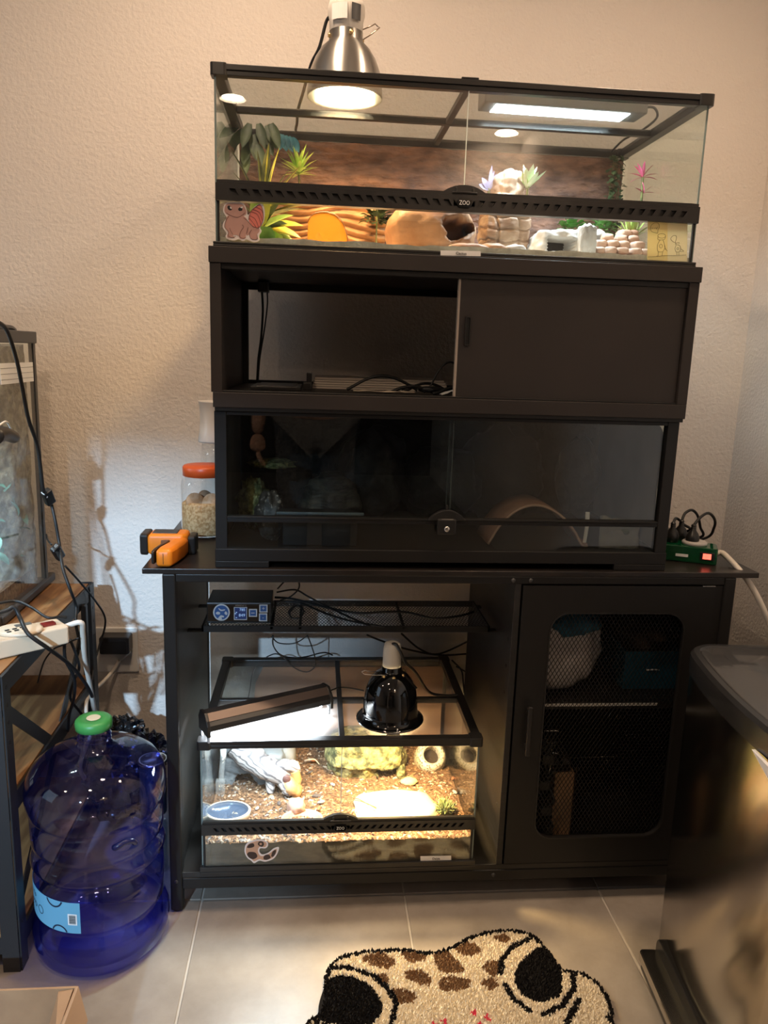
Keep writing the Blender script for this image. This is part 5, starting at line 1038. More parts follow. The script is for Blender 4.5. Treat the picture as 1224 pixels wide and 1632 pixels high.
# infrared thermometer lying on its side
gn = thing('thermometer_gun', 'orange and black infrared thermometer gun lying on the left front of the tabletop', 'thermometer', (0, .1, SH))
ORG = mat('orange_plastic', (.80, .22, .012), .38)
Z0 = SH+.0008
def rb(g, poly, z0, z1, inset=.003): # rounded slab
    c = Vector((sum(p[0] for p in poly)/len(poly), sum(p[1] for p in poly)/len(poly))); sh_ = lambda k: [((p[0]-c.x)*k+c.x, (p[1]-c.y)*k+c.y) for p in poly]
    n = len(poly); L_ = [(sh_(.93), z0), (sh_(1), z0+inset), (sh_(1), z1-inset), (sh_(.93), z1)]; vs = [(u, v, z) for P, z in L_ for u, v in P]
    fs = [(j*n+i, j*n+(i+1) % n, (j+1)*n+(i+1) % n, (j+1)*n+i) for j in range(3) for i in range(n)]+[tuple(range(n-1, -1, -1)), tuple(3*n+i for i in range(n))]; return g.add(vs, fs)
rb(G(), [(-.048, .098), (.026, .098), (.034, .11), (.034, .148), (.026, .155), (-.048, .155)], Z0, Z0+.045, .008).obj('barrel', ORG, gn, autosm=50, bevel=.010, bseg=4)
rb(G(), [(-.064, .100), (-.047, .097), (-.047, .156), (-.064, .153)], Z0-.0002, Z0+.0455, .006).obj('lens_hood', BP, gn, bevel=.003)
rb(G(), [(.034, .104), (.050, .107), (.050, .150), (.034, .154)], Z0, Z0+.040, .006).obj('rear_cap', BP, gn, bevel=.003)
rb(G(), [(.036, .110), (.033, .075), (.026, .035), (.018, .002), (-.012, .002), (-.010, .03), (.000, .07), (.004, .105)], Z0, Z0+.038, .007).obj('grip', ORG, gn, autosm=50, bevel=.009, bseg=4)
hg = G(); rb(hg, [(.000, .105), (-.004, .07), (-.013, .03), (-.0155, .004), (-.021, .004), (-.020, .03), (-.014, .068), (-.020, .10)], Z0+.006, Z0+.034, .005); hg.obj('trigger', BP, gn, bevel=.002)
G().box(-.040, .012, .110, .145, Z0+.0445, Z0+.0462).obj('side_plate', BP, gn, bevel=.001)
G().box(.0025, .0033, .0008, .0024, Z0+.008, Z0+.03).obj('seam_line', INK, gn)
# green translucent power strip
gs = thing('green_power_strip', 'translucent green power strip with lit red switch on the right end of the tabletop', 'power strip', (1.12, .1, SH))
Mg = Matrix.Translation((1.130, .108, SH+.0008)) @ Matrix.Rotation(math.radians(-24), 4, 'Z')
GRN = sheet('green_translucent', (.02, .30, .11), .05, rough=.05, power=True, haze=.45, hazecol=(.004, .12, .04))
GRNI = mat('green_inner', (.006, .09, .035), .4)
def rbx(g, x0, x1, y0, y1, z0, z1, r, M, n=4): return g.prism(rrect(x0, x1, y0, y1, r, n), lambda u, v, h: M @ Vector((u, v, h)), (z0, z1))
rbx(G(), -.066, .066, -.029, .029, 0, .036, .006, Mg).obj('outer_shell', GRN, gs, bevel=.002)
rbx(G(), -.058, .058, -.022, .022, .004, .031, .004, Mg).obj('inner_core', GRNI, gs)
G().box(.030, .060, -.0305, -.027, .009, .027, Mg).obj('switch_bezel', BP, gs, bevel=.001)
G().box(.036, .053, -.0318, -.029, .012, .024, Mg).obj('lit_switch', emit('red_switch_glow', (1.0, .05, .02), 2.2), gs)['label'] = 'glowing red rocker switch'
G().box(-.020, .006, -.0298, -.0285, .012, .018, Mg).obj('rating_label', LABELW, gs)
G().lathe([(.001, .036), (.027, .036), (.027, .041), (.024, .0435), (.001, .044)], tuple(Mg @ Vector((.018, .004, 0))), 32).obj('round_outlet', mat('grey_disc', (.42, .39, .37), .4), gs, smooth=True)
for k, (bx_, by_) in enumerate(((1104, .105), (1084, .150), (1071, .125))):
    b = at(bx_, 855, y=by_); b.z = SH+.0372; pg = thing('black_plug', ['black plug standing upright beside the grey disc of the green strip', 'black plug at the rear left end of the green strip', 'small black plug behind the upright plug of the green strip'][k], 'plug', tuple(b))
    z = b.z; G().lathe([(.014, z), (.015, z+.014), (.0115, z+.024), (.0060, z+.031), (.005, z+.044), (.001, z+.045)], (b.x, b.y, 0), 18).obj('plug_body', BP, pg, smooth=True)
    for j in range(3): G().lathe([(.0045, z+.030+.0045*j), (.0062, z+.032+.0045*j), (.0045, z+.034+.0045*j)], (b.x, b.y, 0), 14, cap=False).obj('strain_ring', RUB, pg, smooth=True)
    T_ = Vector((b.x, b.y, z+.043))
    P = ([T_, at(1118, 823, y=.115), at(1130, 818, y=.13), at(1139, 828, y=.15), at(1138, 841, y=.17), at(1126, 857, y=.19), (1.16, .22, SH+.006)], [T_, at(1092, 818, y=.16), at(1103, 813, y=.17), at(1112, 822, y=.18), at(1116, 840, y=.20), at(1117, 856, y=.21), (1.15, .25, SH+.006)], [T_, at(1078, 826, y=.15), at(1090, 836, y=.17), at(1097, 846, y=.19), (1.12, .27, SH+.006)])[k]
    G().tube(P, .0032, 8).obj('cord', RUB, pg, smooth=True)
e_ = Mg @ Vector((.067, .010, .018)); WCORD = mat('white_cord', (.66, .60, .52), .45)
G().tube([e_, Mg @ Vector((.080, .008, .020)), at(1178, 908, y=.03), at(1198, 935, y=.02), at(1214, 965, y=.01), at(1228, 1000, y=.01), at(1238, 1040, y=.02), (1.33, .06, .45), (1.34, .10, .25), (1.345, .12, .012)], .0062, 8).obj('white_cord', WCORD, gs, smooth=True)
ab = thing('black_adapter', 'flat black adapter brick wedged between vivarium and green strip', 'adapter', (1.065, .16, SH))
G().box(1.048, 1.090, .185, .225, SH+.0008, SH+.050).box(1.050, 1.088, .183, .186, SH+.034, SH+.046).obj('adapter_body', BP, ab, bevel=.003)
# ================================================================== left rack
rack = thing('metal_rack', 'rustic brown board rack with black metal frame at the left edge', 'rack', (-.6, .15, 0))
WOODR = mat('rustic_board', (.17, .075, .028), .55, col2=(.30, .15, .055), scale=5, stretch=(9, 1, 1), bump=.15, bscale=40)
IRON = mat('black_iron', (.018, .018, .019), .5, bump=.05, bscale=200)
RX0, RX1, RY0, RY1 = -1.25, -.262, -.15, .44
for z, nm in ((.598, 'upper_shelf'), (.350, 'lower_shelf'), (.06, 'bottom_shelf')):
    G().box(RX0+.01, RX1-.008, RY0+.006, RY1-.006, z+.001, z+.017).obj(nm, WOODR, rack, bevel=.001)
    fg = G().box(RX0, RX1, RY0, RY0+.005, z-.022, z+.012).box(RX0, RX1, RY1-.005, RY1, z-.022, z+.012).box(RX1-.005, RX1, RY0+.005, RY1-.005, z-.022, z+.0165).box(RX0, RX0+.005, RY0+.005, RY1-.005, z-.022, z+.012)
    fg.obj('shelf_rail', IRON, rack)
for x0 in (RX0, RX1-.032):
    for y0 in (RY0, RY1-.032):
        yl = y0-.0033 if y0 < 0 else y0+.0322; xo = RX1+.0034 if x0 > -.6 else RX0-.0002
        lg_ = G().box(x0, x0+.032, yl, yl+.003, 0, .617).box(xo-.003, xo, y0, y0+.032, 0, .617); l = lg_.obj('leg', IRON, rack)
        if x0 > -.6:
            for z in (.59, .555, .52, .48, .30, .10): G().cyl((xo-.0005, y0+.016, z), (xo+.0006, y0+.016, z), .0042, 10).obj('slot', RUB, l)
G().bar((RX1-.006, RY0+.02, .545), (RX1-.006, RY1-.03, .10), .003, .026, (0, 0, 1)).obj('brace', IRON, rack)
G().bar((RX1-.010, RY1-.03, .545), (RX1-.010, RY0+.02, .10), .003, .026, (0, 0, 1)).obj('brace', IRON, rack)
G().cyl((RX1-.008, .145, .322), (RX1+.001, .145, .322), .009, 14).obj('brace_bolt', IRON, rack, smooth=True)
# tank on the rack
TKX, TKY0, TKY1, TKZ0, TKZ1 = -.36, -.02, .412, .6165, 1.236
tk = thing('tall_glass_tank', 'tall glass tank with bark background at the left edge of the picture', 'tank', (-.7, .2, TKZ0))
GREYF = mat('grey_tank_frame', (.055, .055, .058), .45)
G().box(-.96, TKX, TKY0, TKY1, TKZ0, TKZ0+.022).obj('base_frame', GREYF, tk, bevel=.002)
for xa, ya in ((TKX-.012, TKY1-.012), (TKX-.012, TKY0), (-.96, TKY0), (-.96, TKY1-.012)): G().box(xa, xa+.012, ya, ya+.012, TKZ0+.022, TKZ1-.027).obj('corner_bead', GREYF, tk)
G().box(TKX-.006, TKX-.002, TKY0+.012, TKY1-.012, TKZ0+.022, TKZ1-.027).obj('side_pane', GLASS, tk)
G().box(-.948, TKX-.012, TKY0+.002, TKY0+.006, TKZ0+.022, TKZ1-.027).obj('front_pane', GLASS, tk)
G().ring([(-.963, TKY0-.003), (TKX+.004, TKY0-.003), (TKX+.004, TKY1+.003), (-.963, TKY1+.003)], [(-.94, TKY0+.02), (TKX-.02, TKY0+.02), (TKX-.02, TKY1-.02), (-.94, TKY1-.02)], FXY, (TKZ1-.027, TKZ1)).obj('top_frame', GREYF, tk, bevel=.002)
G().box(-.94, TKX-.02, TKY0+.02, TKY1-.02, TKZ1-.012, TKZ1-.011).obj('screen', SCR, tk)
BARKB = mat('tank_bark', (.06, .045, .03), .6, col2=(.42, .35, .25), scale=48, lo=.4, hi=.7, bump=1, bscale=60, bdist=.008)
vs, fs = grid_surface(-.945, TKX-.014, 50, TKZ0+.03, TKZ1-.03, 60, lambda x, z: (x, TKY1-.03-.03*abs(noise.fractal(Vector((x*9, z*9, 4)), 1, 2, 4)), z))
G().add(vs, fs).obj('bark_background', BARKB, tk, smooth=True)
vs, fs = grid_surface(TKY1-.17, TKY1-.02, 30, TKZ0+.05, TKZ1-.035, 70, lambda y, z: (TKX-.016-.012*abs(noise.fractal(Vector((y*14, z*12, 9)), 1, 2, 4))-.10*max(0, (TKY1-.12-y)/.05)**1.5*.3, y, z))
G().add(vs, fs).obj('bark_side', BARKB, tk, smooth=True)
G().box(-.94, TKX-.016, TKY0+.016, TKY1-.03, TKZ0+.023, TKZ0+.06).obj('substrate', SOIL, tk)
TEAL = leafmat('teal_leaf', (.04, .16, .12), (.10, .26, .20)); g = G(); rnd = random.Random(12)
for k in range(40): g.leaf((TKX-.05+rnd.uniform(-.03, .02), .26+rnd.uniform(-.06, .08), .72+.20*rnd.random()), (rnd.uniform(-.3, 1), rnd.uniform(-.6, .6), rnd.uniform(-.8, .4)), .045, .028, droop=.5, n=4)
tag(g.obj('teal_leaves', TEAL, tk, smooth=True), kind='stuff')
lb_ = G().box(-.3618, -.3605, .20, .392, 1.122, 1.166).obj('label_or_rectangle', mat('tank_white', (.8, .8, .78), .5), tk); lb_['label'] = 'white ruled rectangle on the side pane'  # white rectangle with thin dark lines on the side pane
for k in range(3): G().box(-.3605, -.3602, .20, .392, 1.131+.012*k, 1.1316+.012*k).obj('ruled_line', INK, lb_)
G().box(-.80, -.42, .10, .16, 1.10, 1.155).obj('light_panel', emit('tank_light_glow', (.9, .96, 1.0), 4.0), tk)['label'] = 'bright white light panel inside the tank'
area('tank_light', (-.60, .13, 1.095), (-.60, .13, .7), .36, 5.0, (.70, .85, 1.0), size_y=.06)
G().tube([(TKX-.04, .40, 1.237), (TKX-.03, .34, 1.243), (TKX-.035, .28, 1.24), (TKX-.06, .24, 1.24)], .006, 6).obj('vent_flap', GREYF, tk)
gl_ = thing('black_clamp', 'black rounded clamp head at the left picture edge in front of the tank', 'clamp', (-.33, .07, 1.0))
c0 = at(-8, 695, x=-.335); c1 = at(22, 697, x=-.335)
G().tube([c0, (c0+c1)/2+Vector((0, 0, .006)), c1], .017, 14, taper=.75).obj('clamp_head', BP, gl_, smooth=True)
G().tube([c0, c0+Vector((-.01, -.03, .0)), c0+Vector((-.02, -.10, -.02)), (-.345, -.14, .75), (-.36, -.12, .616)], .006, 8).obj('flex_arm', BP, gl_, smooth=True)
G().tube([at(-4, 680, x=-.333), at(10, 672, x=-.333), at(19, 686, x=-.333)], .002, 6).obj('white_edge', WHT, gl_, smooth=True)
rb_ = thing('tank_support_bar', 'grey bar lying slanted on the rack shelf along the tank foot', 'bar', (-.33, .2, .617))
a_ = at(0, 990, z=.628); b_ = at(83, 917, z=.628); G().bar((a_.x, a_.y, .6275), (b_.x, b_.y, .6275), .018, .020).obj('bar', GREYF, rb_, bevel=.004)
# cream power strip with timer on the shelf
cs = thing('cream_power_strip', 'cream power strip with digital timer lying on the rack shelf edge', 'power strip', (-.25, 0, .6165))
CREAM = mat('cream_plastic', (.62, .50, .36), .4)
pA = Vector((-.192, .020, .617)); pB = Vector((-.42, -.165, .617)); ax_ = (pA-pB).normalized(); Lc = (pA-pB).length
Mc = Matrix.Translation(pB) @ Matrix(((ax_.x, -ax_.y, 0, 0), (ax_.y, ax_.x, 0, 0), (0, 0, 1, 0), (0, 0, 0, 1)))
rbx(G(), 0, Lc, -.004, .060, 0, .036, .005, Mc).obj('strip_body', CREAM, cs, bevel=.003)
G().lathe([(.001, .036), (.034, .036), (.034, .041), (.030, .043), (.001, .043)], tuple(Mc @ Vector((Lc-.085, .028, 0))), 36, Matrix.Diagonal((1.3, 1, 1))).obj('timer_dial', CREAM, cs, smooth=True)
G().box(Lc-.088, Lc-.058, .035, .048, .0432, .0442, Mc).obj('timer_display', mat('lcd_grey', (.10, .10, .09), .3), cs)
for i in range(3):
    for j in range(2): G().box(Lc-.112+.014*i, Lc-.104+.014*i, .014+.011*j, .018+.011*j, .0432, .0445, Mc).obj('timer_button', RUB, cs)
rbx(G(), Lc-.042, Lc-.016, .020, .038, .036, .0405, .002, Mc).obj('red_switch', mat('dark_red_switch', (.16, .012, .010), .3), cs)['label'] = 'dark red rocker switch'
bp_ = thing('black_plug', 'black plug block in the cream power strip at the picture edge', 'plug', tuple(Mc @ Vector((.09, .03, .036))))
G().box(.06, .13, .005, .050, .0365, .078, Mc).obj('plug_body', BP, bp_, bevel=.004)
G().tube([Mc @ Vector((.10, .03, .078)), at(5, 975, z=.70), at(22, 968, z=.705), at(32, 985, z=.685), at(45, 1010, z=.665), at(75, 1032, y=-.04), at(100, 1050, y=.02), at(120, 1068, y=.06), at(138, 1092, y=.10), at(147, 1110, y=.14)], .0040, 8).obj('cord', RUB, bp_, smooth=True)
G().tube([Mc @ Vector((Lc-.002, .028, .024)), at(128, 992, y=.04), at(132, 1010, y=.06), at(135, 1050, y=.10), at(143, 1090, y=.15), at(149, 1125, y=.20), at(151, 1150, y=.24), (-.265, .28, .20), (-.27, .34, .12)], .0055, 8).obj('white_cord', WCORD, cs, smooth=True)
WPC = [at(140, 1150, y=.27), at(137, 1130, y=.30), at(140, 1112, y=.36), at(152, 1098, y=.44), at(168, 1083, y=.50), at(183, 1065, y=.53), at(190, 1052, y=.535)]
INS = BP
def inline_switch(name, label, c, d, L, w, t, led=False):
    s_ = thing(name, label, 'switch', tuple(c)); d = Vector(d).normalized(); o = G().bar(c-d*L/2, c+d*L/2, w, t, (1, -1, 0)).obj('switch_body', INS, s_, bevel=.003)
    if led: G().cyl(c+Vector((.001, -.012, .003)), c+Vector((.0012, -.0155, .003)), .0025, 10).obj('rocker_mark', LABELW, s_, smooth=True)
    return s_
yb = -.10
cable('black_cable', 'thick black cable crossing the left tank from the top to the inline switch', [at(-6, 512, x=-.30), at(8, 522, x=-.30), at(18, 545, x=-.30), at(28, 580, x=-.30), at(36, 620, x=-.30), at(46, 670, x=-.30), at(60, 712, x=-.30), at(68, 775, x=-.30), at(72, 785, x=-.30)], .0042)
c_ = at(77, 792, x=-.30); inline_switch('inline_switch', 'upper black inline cable switch with white mark beside the tank', c_, at(82, 805, x=-.30)-at(72, 780, x=-.30), .042, .022, .016, True)
cable('black_cable', 'black cable hanging from the upper inline switch down to the rack', [at(82, 804, x=-.30), at(88, 830, x=-.29), at(95, 870, x=-.28), at(100, 905, x=-.26), at(112, 940, x=-.24), at(121, 965, y=.22), at(121, 990, y=.2), at(124, 1010, y=.2), at(140, 1070, y=.2), at(148, 1110, y=.22), (-.25, .25, .28)], .0036)
c_ = at(92, 880, x=-.285); inline_switch('inline_switch', 'lower black tapered inline switch hanging beside the tank foot', c_, at(103, 900, x=-.285)-at(80, 862, x=-.285), .050, .022, .014)
cable('black_cable', 'thin black cable from the tank corner into the lower inline switch', [at(74, 852, x=-.33), at(76, 860, x=-.31), at(82, 868, x=-.287)], .0022)
cable('black_cable', 'flat black cable arching over the wall outlet from the lower switch', [at(104, 902, x=-.28), at(125, 925, y=.34), at(150, 955, y=.40), at(166, 980, y=.45), at(167, 1000, y=.47), at(158, 1030, y=.46), at(150, 1060, y=.42), at(147, 1090, y=.38), at(149, 1120, y=.36), (-.25, .36, .25)], .0026)
cable('black_cable', 'black cable lying across the cream power strip and hanging behind it', [at(-5, 962, z=.69), at(25, 958, z=.688), at(50, 968, z=.68), at(75, 984, z=.668), at(95, 983, z=.664), at(106, 984, z=.66)], .0030)
cable('black_cable', 'black cable hanging below the cream strip in front of the lower shelf', [at(103, 1020, y=.06), at(104, 1050, y=.07), at(118, 1080, y=.09), at(118, 1110, y=.12), at(110, 1140, y=.15), at(108, 1165, y=.18)], .0036)
cable('black_cable', 'thin black cable curling under the cream power strip', [at(125, 1017, y=.05), at(100, 1028, y=.06), at(85, 1035, y=.07), at(70, 1055, y=.09), at(60, 1088, y=.12)], .0018)
cable('black_cable', 'black cable crossing behind the white cord to the bottle neck', [at(112, 1020, y=.08), at(122, 1045, y=.10), at(126, 1065, y=.12), at(118, 1085, y=.14), at(112, 1112, y=.17), at(128, 1135, y=.2), at(138, 1150, y=.22)], .0032)
g = G(); g.prism(rrect(-.006, .006, -.09, .09, .005, 4), lambda u, v, h: (-.256+u, .34+h, .50+v), (-.006, .012)); tag(g.obj('cable_sleeve', RUB, bevel=.002), 'broad black cable sleeve hanging on the rear rack leg', 'cable')
# wall outlet, adapter, plug
ol = thing('wall_outlet', 'white wall outlet plate low on the wall between rack and console', 'outlet', (-.222, .55, .39))
p0, p1 = at(164, 996, y=.549), at(222, 1068, y=.549)
OX0, OX1, OZ0, OZ1 = p1.x-.115, p1.x, .327, .457
G().prism(rrect(OX0, OX1, OZ0, OZ1, .006, 4), FXZ, (.5425, .5499)).obj('cover_plate', WHT, ol, bevel=.003)
G().prism(rrect(OX0+.040, OX0+.075, OZ0+.030, OZ1-.030, .003, 3), FXZ, (.5408, .5426)).obj('socket_insert', WHT, ol, bevel=.001)
ad = thing('black_adapter', 'black wide power adapter plugged into the wall outlet', 'adapter', (-.235, .52, .40))
q0, q1 = at(157, 1016, y=.50), at(206, 1040, y=.50); 
G().prism(rrect(q0.x, q1.x, q1.z-.006, q0.z, .006, 4), FXZ, (.500, .542)).obj('adapter_body', BP, ad, bevel=.003)
G().prism(rrect(q0.x+.004, q1.x-.007, q1.z-.002, q0.z-.011, .003, 3), FXZ, (.4993, .5005)).obj('dark_panel', RUB, ad)
wp_ = thing('white_plug', 'white plug below the black adapter in the wall outlet', 'plug', (-.21, .53, .35))
a_, b_ = at(190, 1050, y=.528), at(203, 1036, y=.528); G().cyl((a_.x, .530, a_.z), (b_.x, .532, b_.z), .0085, 14, .012).obj('plug_body', mat('grey_white_plug', (.55, .53, .50), .4), wp_, smooth=True); G().tube(WPC, .0048, 8).obj('white_cord', WCORD, wp_, smooth=True)
# ================================================================== floor things at the left
BCX, BCY = -.128, -.058
wbt = thing('water_bottle', 'large blue translucent water bottle with green cap standing on the tiles', 'water bottle', (BCX, BCY, 0))
BLUB = sheet('blue_bottle_plastic', (.68, .71, .96), .05, rough=.02, power=True, haze=.010, hazecol=(.02, .03, .5))
prof0 = [(.001, .012), (.085, .010), (.112, .002), (.124, .004), (.131, .016), (.1335, .040), (.1335, .066), (.129, .080), (.1245, .088), (.1245, .098), (.1265, .104), (.1265, .176), (.1245, .182), (.1225, .188), (.1245, .196), (.1315, .206), (.1325, .215), (.1325, .226), (.1285, .236), (.1245, .242), (.1255, .250), (.1275, .256), (.1285, .300), (.1320, .308), (.1345, .325), (.1345, .352), (.130, .372), (.118, .392), (.098, .408), (.070, .420), (.044, .428), (.034, .434), (.0305, .444), (.0295, .468), (.0300, .480)]
prof = [(.001, .014), (.080, .012), (.108, .001), (.122, .004), (.131, .018), (.1345, .042), (.1335, .062), (.127, .078), (.1185, .088), (.1185, .096), (.1255, .104), (.1265, .140), (.1255, .178), (.1175, .186), (.1175, .194), (.126, .202), (.1305, .212), (.126, .224), (.1185, .232), (.1185, .240), (.1265, .250), (.1275, .258), (.1275, .298), (.1230, .304), (.1260, .310), (.1325, .322), (.1350, .342), (.1345, .360), (.130, .378), (.119, .396), (.100, .411), (.072, .422), (.046, .429), (.035, .435), (.0305, .445), (.0295, .468), (.0300, .480)]
bt = G().lathe(prof, (BCX, BCY, 0), 72, cap=False).obj('bottle_shell', BLUB, wbt, smooth=True)
for z in (.448, .456): G().lathe([(.0302, z-.002), (.0325, z), (.0302, z+.002)], (BCX, BCY, 0), 40, cap=False).obj('neck_ring', BLUB, wbt, smooth=True)
G().lathe([(.0315, .470), (.0345, .471), (.0352, .478), (.0350, .486), (.031, .490), (.016, .4915), (.015, .4905), (.001, .4905)], (BCX, BCY, 0), 40).obj('cap', mat('green_cap', (.045, .26, .06), .4), wbt, smooth=True)['label'] = 'green cap'
G().lathe([(.001, .4918), (.0125, .4916), (.0135, .491)], (BCX, BCY, 0), 24).obj('cap_sticker', mat('cream_sticker', (.62, .56, .40), .6), wbt)
G().lathe([(.001, .030), (.075, .028), (.100, .016), (.118, .022), (.1225, .045), (.120, .066)], (BCX, BCY, 0), 64, cap=False).obj('base_ring', BLUB, wbt, smooth=True)
WATER = sheet('water_surface', (.55, .60, .85), .03, haze=.02)
# handle moulding and label
G().tube([(BCX+.060, BCY-.110, .279), (BCX+.066, BCY-.1165, .285), (BCX+.079, BCY-.109, .289), (BCX+.090, BCY-.099, .285), (BCX+.094, BCY-.092, .276)], .006, 8).obj('grip_moulding', mat('dark_blue_grip', (.01, .012, .06), .2), wbt, smooth=True)
LBL = mat('sky_blue_label', (.13, .36, .52), .55); la0, la1 = math.radians(176), math.radians(268)
LZ0, LZ1 = .108, .174
lab = G().lathe([(.1272, LZ0), (.1272, LZ1)], (BCX, BCY, 0), 40, a0=la0, a1=la1).obj('label_or_rectangle', LBL, wbt); lab['label'] = 'light blue label with rings and barcode'
def onlab(u, v, h): # u in metres along the label from its right end, v up
    a = la1-u/.1272; r = .1275+h; return (BCX+r*math.cos(a), BCY+r*math.sin(a), LZ0+v)
NAVY = mat('navy_print', (.008, .02, .05), .5)
def arcring(cu, cv, r, w, a0, a1, n=20):
    g = G(); P = []
    A_ = [math.radians(a0+(a1-a0)*k/n) for k in range(n+1)]
    for k in range(n):
        q = [onlab(cu-rr*math.cos(a), cv+rr*math.sin(a), .0003) for a in (A_[k], A_[k+1]) for rr in (r-w/2, r+w/2)]; g.add(q, [(0, 1, 3, 2)])
    return g.obj('ring_print', NAVY, lab)
arcring(.053, .070, .018, .0032, 195, 345); arcring(.043, -.003, .016, .0030, 15, 165); arcring(.094, .028, .0085, .0014, 0, 360)
g = G(); q = [(.006, .018), (.024, .018), (.024, .042), (.006, .042)]; g.add([onlab(u, v, .0003) for u, v in q], [(0, 1, 2, 3)]); bc = g.obj('barcode_ground', LABELW, lab)
g = G()
for k in range(14):
    v = .0205+k*.0014; g.add([onlab(u, vv, .0006) for u, vv in ((.0085, v), (.0215, v), (.0215, v+.0005+.0004*(k % 3)), (.0085, v+.0005+.0004*(k % 3)))], [(0, 1, 2, 3)])
g.obj('barcode_lines', INK, bc)
def labtext(s_, cu, cv, size):
    o = text('lettering', s_, Matrix.Identity(4), size, NAVY, None, extrude=0)
    for v in o.data.vertices: v.co = Vector(onlab(cu-v.co.x, cv+v.co.y, .0004))
    o.parent = lab
labtext('Mo', .122, .050, .016); labtext('MO', .122, .028, .016)
# black bag behind the bottle, tall jar
pbk = thing('black_plastic_bag', 'crumpled black plastic bag heaped behind the water bottle', 'bag', (-.19, .36, 0)); BAGM = mat('black_bag_film', (.008, .008, .009), .22, bump=.8, bscale=30, bdist=.01)
g = G().rock((-.19, .37, .12), (.085, .08, .13), 3, .35, 2.4, 4, flat=-.92).rock((-.175, .35, .245), (.05, .04, .04), 9, .45, 2.8, 4).rock((-.12, .34, .19), (.05, .05, .05), 5, .45, 2.8, 4); g.obj('bag_film', BAGM, pbk)
tj = thing('tall_glass_jar', 'tall narrow glass jar with steel clamp ring and black lining between bottle and console', 'jar', (-.06, .15, 0)); TC = (-.062, .152, 0)
G().lathe([(.029, .001), (.032, .004), (.032, .15), (.031, .268), (.030, .275)], TC, 32, cap=False).obj('glass_body', sheet('grey_green_glass', (.82, .88, .84), .05, haze=.05), tj, smooth=True)
G().lathe([(.026, .005), (.027, .01), (.027, .12)], TC, 28).obj('clear_filling', sheet('cloudy_filling', (.75, .78, .74), .04, haze=.15, hazecol=(.4, .4, .37)), tj, smooth=True)
G().lathe([(.0285, .15), (.0285, .276), (.0255, .276), (.0255, .15)], TC, 28, cap=False).obj('black_lining', RUB, tj, smooth=True)
G().lathe([(.0275, .275), (.0325, .275), (.0335, .279), (.0320, .283), (.0280, .283), (.0270, .279)], TC, 36).obj('clamp_ring', CHR, tj, smooth=True)
G().tube([(TC[0]-.01, TC[1]-.02, .281), (TC[0], TC[1]-.005, .274), (TC[0]+.012, TC[1]+.004, .272), (TC[0]+.016, TC[1]+.018, .279)], .0016, 6).obj('wire_clip', CHR, tj, smooth=True)
# cardboard box at the lower left
bx = thing('open_carton', 'open brown cardboard carton at the lower left picture corner', 'box', (-.25, -.5, 0))
oX0, oX1, oY0, oY1, oZ = -.46, -.083, -.62, -.366, .158
G().ring([(oX0, oY0), (oX1, oY0), (oX1, oY1), (oX0, oY1)], [(oX0+.004, oY0+.004), (oX1-.004, oY0+.004), (oX1-.004, oY1-.004), (oX0+.004, oY1-.004)], FXY, (.0005, oZ)).box(oX0+.004, oX1-.004, oY0+.004, oY1-.004, .0005, .004).obj('carton_body', CARD, bx)
CARDL = mat('cardboard_light', (.46, .29, .17), .8)
G().bar((oX1+.004, oY1-.03, oZ-.002), (oX1+.020, oY0+.02, oZ-.002), .0, .0) if False else None
g = G(); P = [(oX1-.002, oY1-.002, oZ), (oX1-.002, oY0, oZ), (oX1+.018, oY0, oZ-.055), (oX1+.016, oY1-.02, oZ-.05)]
g.add(P+[(x+.0035, y, z+.001) for x, y, z in P], [(0, 1, 2, 3), (7, 6, 5, 4), (0, 4, 5, 1), (1, 5, 6, 2), (2, 6, 7, 3), (3, 7, 4, 0)]); g.obj('side_flap', CARDL, bx)['label'] = 'folded down right flap'
g = G(); P = [(oX1-.03, oY1-.006, oZ-.004), (oX1-.006, oY1-.006, oZ), (oX1-.006, oY1-.10, oZ-.004), (oX1-.035, oY1-.09, oZ-.05)]
g.add(P+[(x-.001, y-.001, z-.003) for x, y, z in P], [(0, 1, 2, 3), (7, 6, 5, 4), (0, 4, 5, 1), (1, 5, 6, 2), (2, 6, 7, 3), (3, 7, 4, 0)]); g.obj('inner_flap', CARD, bx)
# ================================================================== steel bin at the right
bin_ = thing('steel_trash_bin', 'tall brushed steel pedal bin with black lid at the right picture edge', 'trash bin', (1.2, -.3, 0))
rot = math.radians(-4.5); Mb = Matrix.Translation((1.035, -.132, 0)) @ Matrix.Rotation(rot, 4, 'Z')
STEEL = mat('brushed_bin_steel', (.55, .52, .49), .17, metal=1.0)
_b = STEEL.node_tree.nodes['Principled BSDF']; _b.inputs['Anisotropic'].default_value = .65; _b.inputs['Anisotropic Rotation'].default_value = .25
_tg = STEEL.node_tree.nodes.new('ShaderNodeTangent'); _tg.direction_type = 'RADIAL'; _tg.axis = 'Z'; STEEL.node_tree.links.new(_tg.outputs[0], _b.inputs['Tangent'])
BW, BD = .30, .47      # x depth, y width (towards the viewer)
def binline(ins, r, n):
    P = rrect(ins, BW-ins, -BD+ins, -ins, r, n); N1 = n+1; A_ = P[2*N1-1]; B_ = P[2*N1]   # long front side between the two -x corners
    mid = [(A_[0]+(B_[0]-A_[0])*t/10, A_[1]+(B_[1]-A_[1])*t/10) for t in range(1, 10)]
    P = P[:2*N1]+mid+P[2*N1:]; return [(u-.022*max(0, 1-((v+BD/2)/(BD/2))**2) if u < BW/2 else u, v) for u, v in P]
